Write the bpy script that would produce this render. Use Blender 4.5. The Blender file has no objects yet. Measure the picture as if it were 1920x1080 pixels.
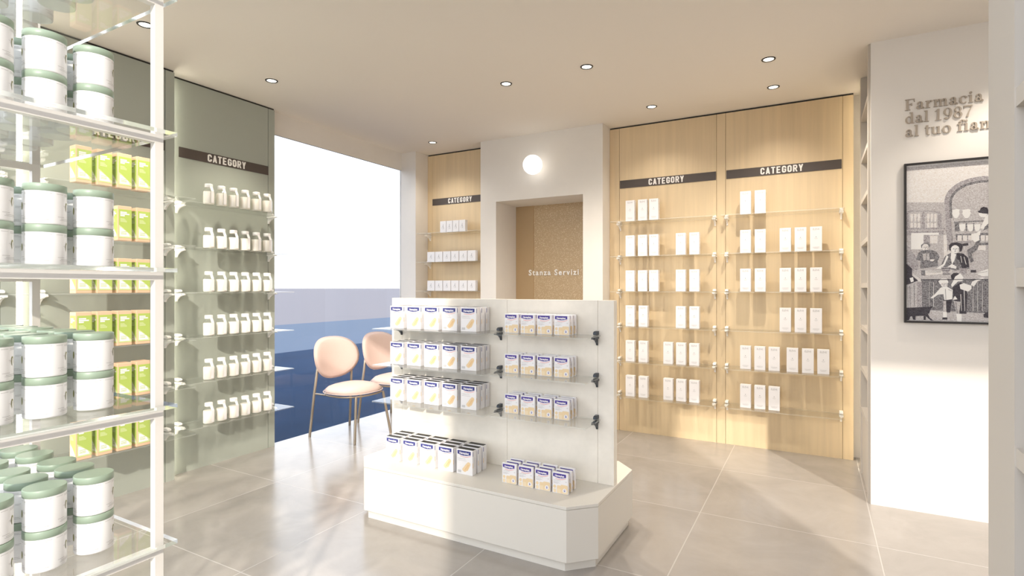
import bpy, math, random
from math import sin, cos, pi, radians as R
from mathutils import Vector, Matrix
random.seed(7)
SC = bpy.context.scene
COL = SC.collection

# ------------------------------------------------------------ camera
cam = bpy.data.cameras.new('camera'); cam.lens = 19.2; cam.sensor_width = 36; cam.clip_start = 0.05; cam.clip_end = 3000
cam_o = bpy.data.objects.new('camera', cam); COL.objects.link(cam_o)
cam_o.location = (0, 0, 1.42); cam_o.rotation_euler = (R(90), 0, R(29.05)); SC.camera = cam_o

# ------------------------------------------------------------ view, sky, sun
vs = SC.view_settings
vs.view_transform = 'Standard'; vs.look = 'None'; vs.gamma = 1; vs.use_curve_mapping = False
vs.exposure = 1.22
cy = SC.cycles
cy.max_bounces = 10; cy.diffuse_bounces = 5; cy.glossy_bounces = 4; cy.transmission_bounces = 6; cy.transparent_max_bounces = 32
cy.sample_clamp_indirect = 6; cy.caustics_reflective = False; cy.caustics_refractive = False

w = bpy.data.worlds.new('sky'); SC.world = w; w.use_nodes = True
nt = w.node_tree; nt.nodes.clear()
def N(nt, t, **k):
    n = nt.nodes.new(t)
    for a, b in k.items():
        if a.startswith('i_'):
            n.inputs[a[2:].replace('_', ' ')].default_value = b
        else: setattr(n, a, b)
    return n
tc = N(nt, 'ShaderNodeTexCoord'); sx = N(nt, 'ShaderNodeSeparateXYZ'); nt.links.new(tc.outputs['Generated'], sx.inputs[0])
ramp = N(nt, 'ShaderNodeValToRGB'); nt.links.new(sx.outputs['Z'], ramp.inputs[0])
cr = ramp.color_ramp; cr.elements[0].position = 0.0; cr.elements[0].color = (0.93, 0.96, 1.0, 1); cr.elements[1].position = 0.8; cr.elements[1].color = (0.62, 0.74, 0.95, 1)
e = cr.elements.new(0.22); e.color = (0.80, 0.89, 1.0, 1)
mp = N(nt, 'ShaderNodeMapping'); mp.inputs['Scale'].default_value = (1.6, 1.6, 5.0); nt.links.new(tc.outputs['Generated'], mp.inputs[0])
cn = N(nt, 'ShaderNodeTexNoise', i_Scale=1.7, i_Detail=7.0, i_Roughness=0.55); nt.links.new(mp.outputs[0], cn.inputs['Vector'])
c2 = N(nt, 'ShaderNodeMapRange'); c2.inputs['From Min'].default_value = 0.40; c2.inputs['From Max'].default_value = 0.58; nt.links.new(cn.outputs['Fac'], c2.inputs[0])
mx = N(nt, 'ShaderNodeMix', data_type='RGBA'); nt.links.new(c2.outputs[0], mx.inputs[0]); nt.links.new(ramp.outputs[0], mx.inputs[6]); mx.inputs[7].default_value = (0.97, 0.97, 1.0, 1)
bg = N(nt, 'ShaderNodeBackground'); bg.inputs['Strength'].default_value = 1.2; nt.links.new(mx.outputs[2], bg.inputs[0])
ow = N(nt, 'ShaderNodeOutputWorld'); nt.links.new(bg.outputs[0], ow.inputs[0])

SUN_DIR = Vector((-0.68, 1.0, -0.62))
sun = bpy.data.lights.new('sun', 'SUN'); sun.energy = 1.5; sun.angle = R(1.3); sun.color = (1.0, 0.92, 0.82)
sun_o = bpy.data.objects.new('sun', sun); COL.objects.link(sun_o); sun_o.location = (4, -6, 8)
sun_o.rotation_euler = SUN_DIR.to_track_quat('-Z', 'Y').to_euler()

# ------------------------------------------------------------ helpers
def tag(o, label=None, cat=None, group=None, kind=None):
    if label: o['label'] = label
    if cat: o['category'] = cat
    if group: o['group'] = group
    if kind: o['kind'] = kind
    return o
def empty(name, loc=(0, 0, 0), rz=0, parent=None):
    o = bpy.data.objects.new(name, None); COL.objects.link(o); o.location = loc; o.rotation_euler = (0, 0, rz); o.empty_display_size = .05
    if parent: o.parent = parent
    return o
class MB:
    def __init__(s): s.v = []; s.f = []; s.m = []; s.sm = []; s.mats = []
    def mi(s, mat):
        if mat not in s.mats: s.mats.append(mat)
        return s.mats.index(mat)
    def add(s, vs, fs, mat, smooth=False, M=None):
        b = len(s.v); s.v += [tuple(M @ Vector(v)) if M else tuple(v) for v in vs]
        k = s.mi(mat)
        for f in fs: s.f.append([b + i for i in f]); s.m.append(k); s.sm.append(smooth)
    def box(s, x0, y0, z0, x1, y1, z1, mat, M=None, top=None):
        vs = [(x0,y0,z0),(x1,y0,z0),(x1,y1,z0),(x0,y1,z0),(x0,y0,z1),(x1,y0,z1),(x1,y1,z1),(x0,y1,z1)]
        s.add(vs, [(0,3,2,1),(0,1,5,4),(1,2,6,5),(2,3,7,6),(3,0,4,7)], mat, M=M); s.add(vs[4:], [(0,1,2,3)], top or mat, M=M)
    def bbox(s, x0, y0, z0, x1, y1, z1, mat, b=.002, M=None, top=None):
        # box with bevelled vertical edges and top/bottom rims
        P = [(x0+b,y0),(x1-b,y0),(x1,y0+b),(x1,y1-b),(x1-b,y1),(x0+b,y1),(x0,y1-b),(x0,y0+b)]
        s.prism(P, z0, z1, mat, b=b, M=M, top=top)
    def prism(s, P, z0, z1, mat, b=0, M=None, top=None):
        n = len(P)
        if b:
            cx = sum(p[0] for p in P)/n; cyy = sum(p[1] for p in P)/n
            def ins(p):
                d = Vector((cx-p[0], cyy-p[1])); L = d.length or 1
                return (p[0] + (b if d.x > 0 else -b)*.8, p[1] + (b if d.y > 0 else -b)*.8)
            Q = [ins(p) for p in P]
            rings = [[(x,y,z0) for x,y in Q], [(x,y,z0+b) for x,y in P], [(x,y,z1-b) for x,y in P], [(x,y,z1) for x,y in Q]]
        else: rings = [[(x,y,z0) for x,y in P], [(x,y,z1) for x,y in P]]
        vs = [v for r in rings for v in r]; fs = []
        for k in range(len(rings)-1):
            for i in range(n):
                j = (i+1) % n; fs.append((k*n+i, k*n+j, (k+1)*n+j, (k+1)*n+i))
        s.add(vs, fs, mat, M=M); s.add(rings[0], [tuple(range(n))[::-1]], mat, M=M); s.add(rings[-1], [tuple(range(n))], top or mat, M=M)
    def lathe(s, prof, mat, n=24, M=None, smooth=True, cap0=True, cap1=True):
        vs = []; fs = []
        for r, z in prof:
            for i in range(n): a = 2*pi*i/n; vs.append((r*cos(a), r*sin(a), z))
        for k in range(len(prof)-1):
            for i in range(n):
                j = (i+1) % n; fs.append((k*n+i, k*n+j, (k+1)*n+j, (k+1)*n+i))
        s.add(vs, fs, mat, smooth, M)
        if cap0: s.add(vs[:n], [tuple(range(n))[::-1]], mat, False, M)
        if cap1: s.add(vs[-n:], [tuple(range(n))], mat, False, M)
    def tube(s, pts, r, mat, n=10, closed=False, r1=None):
        pts = [Vector(p) for p in pts]; L = len(pts); vs = []; fs = []
        up = None
        for i, p in enumerate(pts):
            a = pts[(i-1) % L] if (closed or i) else p; b = pts[(i+1) % L] if (closed or i < L-1) else p
            d = (b-a).normalized()
            if up is None:
                up = Vector((0,0,1)) if abs(d.z) < .9 else Vector((1,0,0))
            u = d.cross(up).normalized(); v = u.cross(d).normalized(); up = v
            rr = r if r1 is None else r+(r1-r)*i/(L-1)
            for k in range(n):
                t = 2*pi*k/n; vs.append(p + u*rr*cos(t) + v*rr*sin(t))
        for i in range(L if closed else L-1):
            for k in range(n):
                j = (i+1) % L; fs.append((i*n+k, i*n+(k+1) % n, j*n+(k+1) % n, j*n+k))
        s.add(vs, fs, mat, True)
        if not closed:
            s.add(vs[:n], [tuple(range(n))], mat); s.add(vs[-n:], [tuple(range(n))[::-1]], mat)
    def poly(s, P, mat, M, z=0.0):
        s.add([(x, y, z) for x, y in P], [tuple(range(len(P)))], mat, M=M)
    def mesh(s, name):
        me = bpy.data.meshes.new(name); me.from_pydata([tuple(v) for v in s.v], [], s.f)
        for m in s.mats: me.materials.append(m)
        me.polygons.foreach_set('material_index', s.m); me.polygons.foreach_set('use_smooth', s.sm); me.update(); me.validate()
        return me
    def build(s, name, parent=None, loc=(0,0,0), rz=0):
        o = bpy.data.objects.new(name, s.mesh(name)); COL.objects.link(o); o.location = loc; o.rotation_euler = (0,0,rz)
        if parent: o.parent = parent
        return o
def copy_tree(o, parent=None):
    c = o.copy(); COL.objects.link(c); c.parent = parent
    for ch in KIDS.get(o.name, ()): copy_tree(ch, c)
    return c
KIDS = {}
def remember(o):
    KIDS[o.name] = [c for c in COL.objects if c.parent == o]
    for c in KIDS[o.name]: remember(c)
# front-plane matrices: local (x right, y up) -> world; faces -Y, +X or -X
FY = Matrix(((1,0,0,0),(0,0,-1,0),(0,1,0,0),(0,0,0,1)))            # x->X, y->Z, z->-Y
FX = Matrix(((0,0,1,0),(1,0,0,0),(0,1,0,0),(0,0,0,1)))              # x->Y, y->Z, z->+X
def T(x, y, z): return Matrix.Translation((x, y, z))
_tc = {}
def text_geo(body, size, bold=0.0, sp=1.0, xs=1.0, ext=0.0, align='CENTER', shear=0):
    key = (body, size, bold, sp, xs, ext, align, shear)
    if key not in _tc:
        c = bpy.data.curves.new('t', 'FONT'); c.body = body; c.size = size; c.offset = bold; c.space_character = sp; c.extrude = ext; c.align_x = align; c.resolution_u = 3; c.shear = shear
        o = bpy.data.objects.new('t', c); COL.objects.link(o); dg = bpy.context.evaluated_depsgraph_get(); dg.update()
        me = bpy.data.meshes.new_from_object(o.evaluated_get(dg))
        _tc[key] = ([(v.co.x*xs, v.co.y, v.co.z) for v in me.vertices], [tuple(p.vertices) for p in me.polygons])
        bpy.data.objects.remove(o); bpy.data.curves.remove(c); bpy.data.meshes.remove(me)
    return _tc[key]
def add_text(mb, body, size, mat, M, **k):
    v, f = text_geo(body, size, **k); mb.add(v, f, mat, M=M)
ORD = ['leftmost', 'second from left', 'third from left', 'fourth from left', 'fifth from left', 'sixth from left', 'seventh from left']
def pos_word(i, n): return 'rightmost' if (i == n-1 and n > 1) else ORD[i]

# ------------------------------------------------------------ materials
M_ = {}
def mat(name, col, rough=.5, metal=0, spec=.5, noise=None, bump=None, emit=None, coat=0):
    m = bpy.data.materials.new(name); m.use_nodes = True; nt = m.node_tree; b = nt.nodes['Principled BSDF']
    b.inputs['Base Color'].default_value = (*col, 1); b.inputs['Roughness'].default_value = rough; b.inputs['Metallic'].default_value = metal
    b.inputs['Specular IOR Level'].default_value = spec; b.inputs['Coat Weight'].default_value = coat
    if noise or bump:
        tc = N(nt, 'ShaderNodeTexCoord')
    if noise:
        sc_, amt, stretch = noise
        mp = N(nt, 'ShaderNodeMapping'); mp.inputs['Scale'].default_value = stretch; nt.links.new(tc.outputs['Object'], mp.inputs[0])
        n = N(nt, 'ShaderNodeTexNoise', i_Scale=sc_, i_Detail=6.0, i_Roughness=.6); nt.links.new(mp.outputs[0], n.inputs['Vector'])
        r = N(nt, 'ShaderNodeMapRange'); r.inputs['From Min'].default_value = .3; r.inputs['From Max'].default_value = .7
        r.inputs['To Min'].default_value = 1-amt; r.inputs['To Max'].default_value = 1+amt; nt.links.new(n.outputs['Fac'], r.inputs[0])
        mm = N(nt, 'ShaderNodeVectorMath', operation='SCALE'); mm.inputs[0].default_value = col; nt.links.new(r.outputs[0], mm.inputs['Scale'])
        nt.links.new(mm.outputs[0], b.inputs['Base Color'])
    if bump:
        n2 = N(nt, 'ShaderNodeTexNoise', i_Scale=bump[0], i_Detail=4.0); nt.links.new(tc.outputs['Object'], n2.inputs['Vector'])
        bp = N(nt, 'ShaderNodeBump', i_Strength=bump[1], i_Distance=.002); nt.links.new(n2.outputs['Fac'], bp.inputs['Height']); nt.links.new(bp.outputs[0], b.inputs['Normal'])
    if emit: b.inputs['Emission Color'].default_value = (*emit[0], 1); b.inputs['Emission Strength'].default_value = emit[1]
    M_[name] = m; return m
plaster = mat('plaster', (.77,.73,.675), .85, noise=(3, .02, (1,1,1)), bump=(300, .15))
plaster_pale = mat('plaster_pale', (.76,.72,.665), .85, bump=(300, .1))
ceil_m = mat('ceiling_paint', (.82,.765,.69), .9, bump=(400, .15))
green = mat('sage_laminate', (.37,.395,.345), .42, noise=(2, .02, (1,1,1)))
oak = mat('oak_veneer', (.69,.54,.34), .45, noise=(2.2, .07, (9,9,.35)))
oak_dark = mat('oak_edge', (.45,.27,.12), .6)
black = mat('black_gap', (.02,.018,.016), .6)
unit_m = mat('taupe_laminate', (.56,.515,.455), .6, bump=(500, .05))
concrete = mat('concrete_laminate', (.84,.79,.70), .7, noise=(5, .08, (1,1,1)), bump=(40, .1))
base_m = mat('cream_lacquer', (.70,.665,.60), .42)
white_pl = mat('white_plastic', (.90,.885,.86), .35)
white_card = mat('white_card', (.84,.82,.82), .5)
white_metal = mat('white_metal', (.80,.77,.72), .35)
dark_metal = mat('gunmetal', (.05,.06,.075), .35, metal=.3)
bronze = mat('bronze_tube', (.36,.30,.235), .35, metal=.7)
pink = mat('pink_bouclette', (.66,.505,.45), .9, noise=(220, .05, (1,1,1)), bump=(500, .4))
sign_m = mat('sign_brown', (.075,.058,.05), .45)
letter_w = mat('letter_white', (.85,.82,.78), .5)
letter_t = mat('letter_taupe', (.40,.34,.275), .6)
lid_m = mat('sage_lid', (.33,.42,.32), .38)
jar_m = mat('jar_white', (.93,.925,.92), .35)
grey_ink = mat('grey_ink', (.52,.51,.50), .6)
olive = mat('olive_print', (.27,.27,.08), .5)
navy = mat('navy_print', (.035,.04,.22), .45)
violet = mat('violet_print', (.05,.025,.27), .45)
red_p = mat('red_print', (.75,.10,.10), .5)
plast1 = mat('plaster_tan', (.80,.60,.36), .5)
plast2 = mat('plaster_tan_dark', (.76,.47,.20), .5)
beige1 = mat('beige_print', (.80,.62,.38), .5)
beige2 = mat('beige_print_pale', (.84,.69,.47), .5)
side_ink = mat('card_side', (.76,.745,.73), .5)
kraft = mat('kraft_band', (.74,.50,.33), .55)
lime = mat('lime_print', (.42,.54,.12), .5)
lime_d = mat('lime_dark', (.30,.45,.03), .5)
lime_l = mat('lime_pale', (.60,.68,.34), .5)
cream = mat('cream_contents', (.88,.84,.76), .35)
frame_b = mat('black_frame', (.02,.018,.017), .35)
globe_m = mat('opal_glass', (.9,.9,.88), .3, emit=((1,.97,.92), .62))
lamp_m = mat('lamp_lens', (.9,.9,.9), .4, emit=((1,.92,.76), 3.0))
led_m = mat('led_diffuser', (.9,.9,.85), .4, emit=((1,.88,.66), 22.0))
led_w = mat('led_diffuser_soft', (.9,.9,.85), .4, emit=((1,.88,.66), 4.5))
ledg_m = mat('led_diffuser_cool', (.9,.9,.85), .4, emit=((1,.95,.80), 6.0))
door_m = mat('tan_door', (.42,.29,.155), .45, noise=(2, .04, (1,1,1)))
pave = mat('front_paving', (.56,.52,.47), .8, noise=(.8, .06, (1,1,1)))
g_far = mat('ground_sunlit_tone', (.185,.176,.19), .9, spec=.05)  # same ground in its sunlit tone
g_mid = mat('ground_half_shadow_tone', (.095,.125,.175), .8, spec=.05)  # half-shade put into the ground colour, between shadow and sun
g_near = mat('ground_shadow_tone', (.007,.026,.066), .75, spec=.05, noise=(1.2, .12, (1,1,1)))  # building's shadow put into the ground colour
bark = mat('bark', (.12,.08,.05), .9); leaf = mat('leaf', (.08,.14,.04), .6)

def glass_thin(name, tint=(.985,.99,.985), k=1.0):
    m = bpy.data.materials.new(name); m.use_nodes = True; nt = m.node_tree; nt.nodes.clear()
    o = N(nt, 'ShaderNodeOutputMaterial'); tr = N(nt, 'ShaderNodeBsdfTransparent'); tr.inputs[0].default_value = (*tint, 1)
    gl = N(nt, 'ShaderNodeBsdfGlossy'); gl.inputs['Roughness'].default_value = .02
    fr = N(nt, 'ShaderNodeFresnel'); fr.inputs[0].default_value = 1.5
    ge = N(nt, 'ShaderNodeNewGeometry'); iv = N(nt, 'ShaderNodeMath', operation='SUBTRACT'); iv.inputs[0].default_value = 1; nt.links.new(ge.outputs['Backfacing'], iv.inputs[1])
    mu = N(nt, 'ShaderNodeMath', operation='MULTIPLY'); nt.links.new(fr.outputs[0], mu.inputs[0]); nt.links.new(iv.outputs[0], mu.inputs[1])
    m2 = N(nt, 'ShaderNodeMath', operation='MULTIPLY', use_clamp=True); m2.inputs[1].default_value = k; nt.links.new(mu.outputs[0], m2.inputs[0])
    ms = N(nt, 'ShaderNodeMixShader'); nt.links.new(m2.outputs[0], ms.inputs[0]); nt.links.new(tr.outputs[0], ms.inputs[1]); nt.links.new(gl.outputs[0], ms.inputs[2]); nt.links.new(ms.outputs[0], o.inputs[0])
    M_[name] = m; return m
glass = glass_thin('clear_glass'); pane_g = glass_thin('window_glass', (.97,.985,1), .8)
bottle_g = glass_thin('bottle_glass', (.99,.99,.985), 1.4)
edge_g = mat('glass_edge', (.80,.84,.80), .12); edge_g.node_tree.nodes['Principled BSDF'].inputs['Transmission Weight'].default_value = .75
edge_g.node_tree.nodes['Principled BSDF'].inputs['IOR'].default_value = 1.5

def mixed(name, share):
    m = M_['clear_glass'].copy(); m.name = name; nt = m.node_tree; out = [n for n in nt.nodes if n.type == 'OUTPUT_MATERIAL'][0]; src = out.inputs[0].links[0].from_socket
    b = N(nt, 'ShaderNodeBsdfPrincipled'); b.inputs['Base Color'].default_value = (.78,.80,.76,1); b.inputs['Roughness'].default_value = .2
    ms = N(nt, 'ShaderNodeMixShader'); ms.inputs[0].default_value = share; nt.links.new(src, ms.inputs[1]); nt.links.new(b.outputs[0], ms.inputs[2]); nt.links.new(ms.outputs[0], out.inputs[0]); return m
edge_thin = mixed('shelf_rim_glass', .12)
# floor tiles
def tile_mat():
    m = bpy.data.materials.new('porcelain_tiles'); m.use_nodes = True; nt = m.node_tree; b = nt.nodes['Principled BSDF']; L = nt.links.new
    tc = N(nt, 'ShaderNodeTexCoord'); sp = N(nt, 'ShaderNodeSeparateXYZ'); L(tc.outputs['Object'], sp.inputs[0])
    ds = []
    for ax, off in (('X', -.637), ('Y', 4.535)):
        a = N(nt, 'ShaderNodeMath', operation='SUBTRACT'); L(sp.outputs[ax], a.inputs[0]); a.inputs[1].default_value = off
        d = N(nt, 'ShaderNodeMath', operation='DIVIDE'); L(a.outputs[0], d.inputs[0]); d.inputs[1].default_value = .936
        r = N(nt, 'ShaderNodeMath', operation='ROUND'); L(d.outputs[0], r.inputs[0])
        s = N(nt, 'ShaderNodeMath', operation='SUBTRACT'); L(d.outputs[0], s.inputs[0]); L(r.outputs[0], s.inputs[1])
        ab = N(nt, 'ShaderNodeMath', operation='ABSOLUTE'); L(s.outputs[0], ab.inputs[0])
        fl = N(nt, 'ShaderNodeMath', operation='FLOOR'); L(d.outputs[0], fl.inputs[0]); ds.append((ab, fl))
    mn = N(nt, 'ShaderNodeMath', operation='MINIMUM'); L(ds[0][0].outputs[0], mn.inputs[0]); L(ds[1][0].outputs[0], mn.inputs[1])
    g = N(nt, 'ShaderNodeMapRange'); g.inputs['From Min'].default_value = .0028; g.inputs['From Max'].default_value = .0042; L(mn.outputs[0], g.inputs[0])
    cx = N(nt, 'ShaderNodeCombineXYZ'); L(ds[0][1].outputs[0], cx.inputs[0]); L(ds[1][1].outputs[0], cx.inputs[1])
    wn = N(nt, 'ShaderNodeTexWhiteNoise', noise_dimensions='3D'); L(cx.outputs[0], wn.inputs['Vector'])
    ad = N(nt, 'ShaderNodeVectorMath', operation='ADD'); sc = N(nt, 'ShaderNodeVectorMath', operation='SCALE'); sc.inputs['Scale'].default_value = 20; L(wn.outputs['Color'], sc.inputs[0])
    L(sc.outputs[0], ad.inputs[0]); L(tc.outputs['Object'], ad.inputs[1])
    n1 = N(nt, 'ShaderNodeTexNoise', i_Scale=2.2, i_Detail=8.0, i_Roughness=.62, i_Distortion=.6); L(ad.outputs[0], n1.inputs['Vector'])
    rp = N(nt, 'ShaderNodeValToRGB'); L(n1.outputs['Fac'], rp.inputs[0])
    rp.color_ramp.elements[0].position = .3; rp.color_ramp.elements[0].color = (.30,.275,.25,1); rp.color_ramp.elements[1].position = .72; rp.color_ramp.elements[1].color = (.38,.35,.32,1)
    mx = N(nt, 'ShaderNodeMix', data_type='RGBA'); L(g.outputs[0], mx.inputs[0]); mx.inputs[6].default_value = (.47,.44,.41,1); L(rp.outputs[0], mx.inputs[7]); L(mx.outputs[2], b.inputs['Base Color'])
    rr = N(nt, 'ShaderNodeMapRange'); L(n1.outputs['Fac'], rr.inputs[0]); rr.inputs['To Min'].default_value = .13; rr.inputs['To Max'].default_value = .27; L(rr.outputs[0], b.inputs['Roughness'])
    bp = N(nt, 'ShaderNodeBump', i_Strength=.3, i_Distance=.003); L(g.outputs[0], bp.inputs['Height']); L(bp.outputs[0], b.inputs['Normal'])
    b.inputs['Specular IOR Level'].default_value = .75
    return m
tile = tile_mat()
# door glass with light sparkles painted in as pale dots
def painted_sparkle():
    m = mat('painted_sparkle_glass', (.50,.36,.20), .35); nt = m.node_tree; b = nt.nodes['Principled BSDF']; L = nt.links.new
    tc = N(nt, 'ShaderNodeTexCoord'); v = N(nt, 'ShaderNodeTexVoronoi', i_Scale=150.0); L(tc.outputs['Object'], v.inputs['Vector'])
    s = N(nt, 'ShaderNodeSeparateColor'); L(v.outputs['Color'], s.inputs[0])
    a = N(nt, 'ShaderNodeMath', operation='GREATER_THAN'); a.inputs[1].default_value = .70; L(s.outputs[0], a.inputs[0])
    d = N(nt, 'ShaderNodeMath', operation='LESS_THAN'); d.inputs[1].default_value = .36; L(v.outputs['Distance'], d.inputs[0])
    p = N(nt, 'ShaderNodeMath', operation='MULTIPLY'); L(a.outputs[0], p.inputs[0]); L(d.outputs[0], p.inputs[1])
    mx = N(nt, 'ShaderNodeMix', data_type='RGBA'); L(p.outputs[0], mx.inputs[0]); mx.inputs[6].default_value = (.47,.34,.20,1); mx.inputs[7].default_value = (.86,.74,.52,1); L(mx.outputs[2], b.inputs['Base Color'])
    return m
sparkle_m = painted_sparkle()
def tone(name, col, amt):
    m = mat(name, col, .75); nt = m.node_tree; b = nt.nodes['Principled BSDF']; L = nt.links.new
    tc = N(nt, 'ShaderNodeTexCoord'); mp = N(nt, 'ShaderNodeMapping'); mp.inputs['Scale'].default_value = (1, 1, 1.6); L(tc.outputs['Object'], mp.inputs[0])
    n = N(nt, 'ShaderNodeTexNoise', i_Scale=150.0, i_Detail=3.0, i_Roughness=.75, i_Distortion=1.5); L(mp.outputs[0], n.inputs['Vector'])
    r = N(nt, 'ShaderNodeMapRange'); r.inputs['From Min'].default_value = .43; r.inputs['From Max'].default_value = .57; r.inputs['To Min'].default_value = 0; r.inputs['To Max'].default_value = 1; L(n.outputs['Fac'], r.inputs[0])
    mx = N(nt, 'ShaderNodeMix', data_type='RGBA'); L(r.outputs[0], mx.inputs[0]); mx.inputs[6].default_value = (*col, 1); mx.inputs[7].default_value = (*[min(.85, c*(1-amt)+.84*amt) for c in col], 1); L(mx.outputs[2], b.inputs['Base Color'])
    return m
TONES = [tone('ink_paper', (.62,.57,.53), .75), tone('ink_light', (.36,.32,.31), .60), tone('ink_mid', (.20,.165,.175), .55), tone('ink_dark', (.045,.035,.045), .40), tone('ink_black', (.018,.012,.022), .08), tone('ink_white', (.80,.775,.73), .6)]
TONES[0] = tone('ink_paper_wall', (.66,.60,.545), .8)
# ------------------------------------------------------------ the setting
def struct(name, mb, **k):
    o = mb.build(name, **k); o['kind'] = 'structure'; return o
XL, YB, CH = -4.25, 5.30, 3.03
m = MB(); m.box(-4.335, -1.2, -.15, 5.3, 5.75, 0, tile); struct('floor', m)
m = MB(); m.box(-4.5, .845, CH, 5.3, 5.9, 3.25, ceil_m); struct('ceiling', m)
m = MB(); m.box(-4.33, -40, -.62, 40, 40, -.16, pave); struct('ground_front', m)
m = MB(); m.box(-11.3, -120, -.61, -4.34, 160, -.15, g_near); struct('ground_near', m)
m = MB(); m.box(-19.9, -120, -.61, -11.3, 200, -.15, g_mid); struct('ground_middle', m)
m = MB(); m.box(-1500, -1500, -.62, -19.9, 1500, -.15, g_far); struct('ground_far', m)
# left wall: three sage panels stepping back, each with an edge strip
def panel_x(x, y0, y1, gy, name):
    m = MB(); m.box(x-.03, y0, 0, x, gy-.002, 3.014, green); m.box(x-.03, gy+.002, 0, x, y1, 3.014, green); m.box(x-.06, y0, 0, x-.03, y1, 3.014, green)
    m.box(x-.06, y0, 3.0145, x-.012, y1, CH, black)
    struct(name, m)
panel_x(-4.25, 2.345, 3.256, 3.19, 'wall_left')
panel_x(-4.15, 1.42, 2.322, 2.256, 'wall_left')
panel_x(-4.05, .45, 1.372, 1.30, 'wall_left')
m = MB(); m.box(-4.45, .45, 0, -4.315, 3.256, CH, plaster); struct('wall_left_backing', m)
m = MB(); m.box(-4.352, 3.256, 2.825, -4.325, 5.3, CH, plaster); struct('trim_1', m)
m = MB(); m.box(-4.345, 3.256, 0.0, -4.337, 5.07, 2.825, pane_g); struct('window_1', m)
# back wall
m = MB(); m.box(-4.356, 5.07, 0, -4.114, 5.5, CH, plaster); struct('trim_2', m)          # pier beside the window
m = MB()
m.box(-3.226, 5.094, 0, -3.028, 5.7, CH, plaster); m.box(-2.022, 5.094, 0, -1.816, 5.7, CH, plaster); m.box(-3.028, 5.094, 2.355, -2.022, 5.7, CH, plaster)
struct('wall_back_block', m)
m = MB(); m.box(-4.12, 5.40, 0, -3.226, 5.7, CH, plaster); m.box(-1.816, 5.40, 0, 1.2, 5.7, CH, plaster); struct('wall_back', m)
def panel_y(x0, x1, grooves, name):
    m = MB(); xs = [x0] + grooves + [x1]
    for a, b in zip(xs, xs[1:]):
        m.box(a+(.0015 if a != x0 else 0), YB, 0, b-(.0015 if b != x1 else 0), YB+.02, 3.014, oak)
    m.box(x0, YB+.02, 0, x1, YB+.03, 3.014, oak_dark); m.box(x0, YB+.012, 3.0145, x1, YB+.1, CH, black)
    struct(name, m)
panel_y(-4.1125, -3.228, [-4.042], 'wall_back_wood')
panel_y(-1.8145, .275, [-1.714, -.793, -.716, .198], 'wall_back_wood')
# door niche
m = MB(); m.box(-3.028, 5.547, 0, -2.802, 5.6, 2.355, door_m); m.box(-2.802, 5.553, 0, -2.022, 5.6, 2.355, sparkle_m); 
d = struct('door_1', m)
m = MB(); m.box(-2.806, 5.549, 0, -2.800, 5.56, 2.355, oak_dark); t = m.build('door_frame', parent=d)
m = MB(); add_text(m, 'Stanza Servizi', .088, letter_w, T(-2.554, 5.544, 1.565) @ FY, bold=.0025, sp=1.28, xs=.96, ext=.0012); t = m.build('lettering', parent=d)
# right side: picture wall and the far end of the right wall
m = MB(); m.box(.318, 4.28, 0, 5.1, 4.30, CH, plaster_pale); m.box(.66, 4.30, 0, 5.1, 4.42, CH, plaster); struct('wall_right_picture', m)
m = MB(); m.box(.66, 4.42, 0, .75, 5.4, CH, plaster); struct('wall_right', m)
m = MB(); m.box(5.1, .845, 0, 5.25, 4.42, CH, plaster); struct('wall_right', m)
m = MB(); m.box(.665, -.61, -.16, 1.706, 1.1, 3.7, plaster); struct('sun_block_right', m)  # added unseen mass, sized to keep the sun off the middle display
m = MB(); m.box(.30, -.61, CH+.001, .664, .84, 3.7, plaster); struct('sun_block_header', m)  # added out of view over the shelf unit to extend its shade

# LED strips tucked behind the panel edges
def led(x0, y0, x1, y1, mt, label, z0=.0005, z1=2.97):
    m = MB(); m.box(x0, y0, z0, x1, y1, z1, mt); o = m.build('led_strip'); tag(o, label, 'light')
led(-4.205, 2.3265, -4.197, 2.3405, ledg_m, 'glowing vertical light strip in the gap left of the white bottles')
led(-4.105, 1.378, -4.097, 1.416, ledg_m, 'glowing vertical light strip behind the metal rack, left of the green cartons')
led(-1.813, 5.332, -1.805, 5.345, led_m, 'warm vertical light strip behind wood panel edge, right of the doorway')
led(-4.111, 5.332, -4.103, 5.345, led_m, 'warm vertical light strip behind narrow wood panel beside the window')
led(.325, 5.20, .335, 5.215, led_w, 'warm vertical light strip behind the wood wall\'s right end')

# ------------------------------------------------------------ ceiling lights and wall globe
SPOTS = [((-3.58, 1.83), 'left of the white rack post', 1), ((-3.69, 2.80), 'in front of the sage wall', 1), ((-2.13, 3.74), 'left of the two over the middle display', 0),
         ((-1.454, 3.737), 'right of the two over the middle display', 0), ((-.288, 4.236), 'nearest the picture wall', 0), ((-.294, 4.84), 'in front of the wood wall, right one', 1),
         ((-1.27, 4.84), 'in front of the wood wall, left one', 1), ((-3.70, 4.853), 'above the narrow wood panel by the window', 1), ((1.02, 3.86), 'before the picture', 1)]
def downlight():
    r = empty('downlight')
    m = MB(); m.lathe([(.0345,-.0035),(.036,-.0045),(.045,-.0045),(.047,0)], frame_b, 28, cap0=False, cap1=False); m.build('trim_ring', r)
    m = MB(); m.lathe([(.001,-.0012),(.034,-.0012)], lamp_m, 28, cap0=False, cap1=False); o = m.build('lens', r)
    return r
dl = downlight(); remember(dl)
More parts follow.
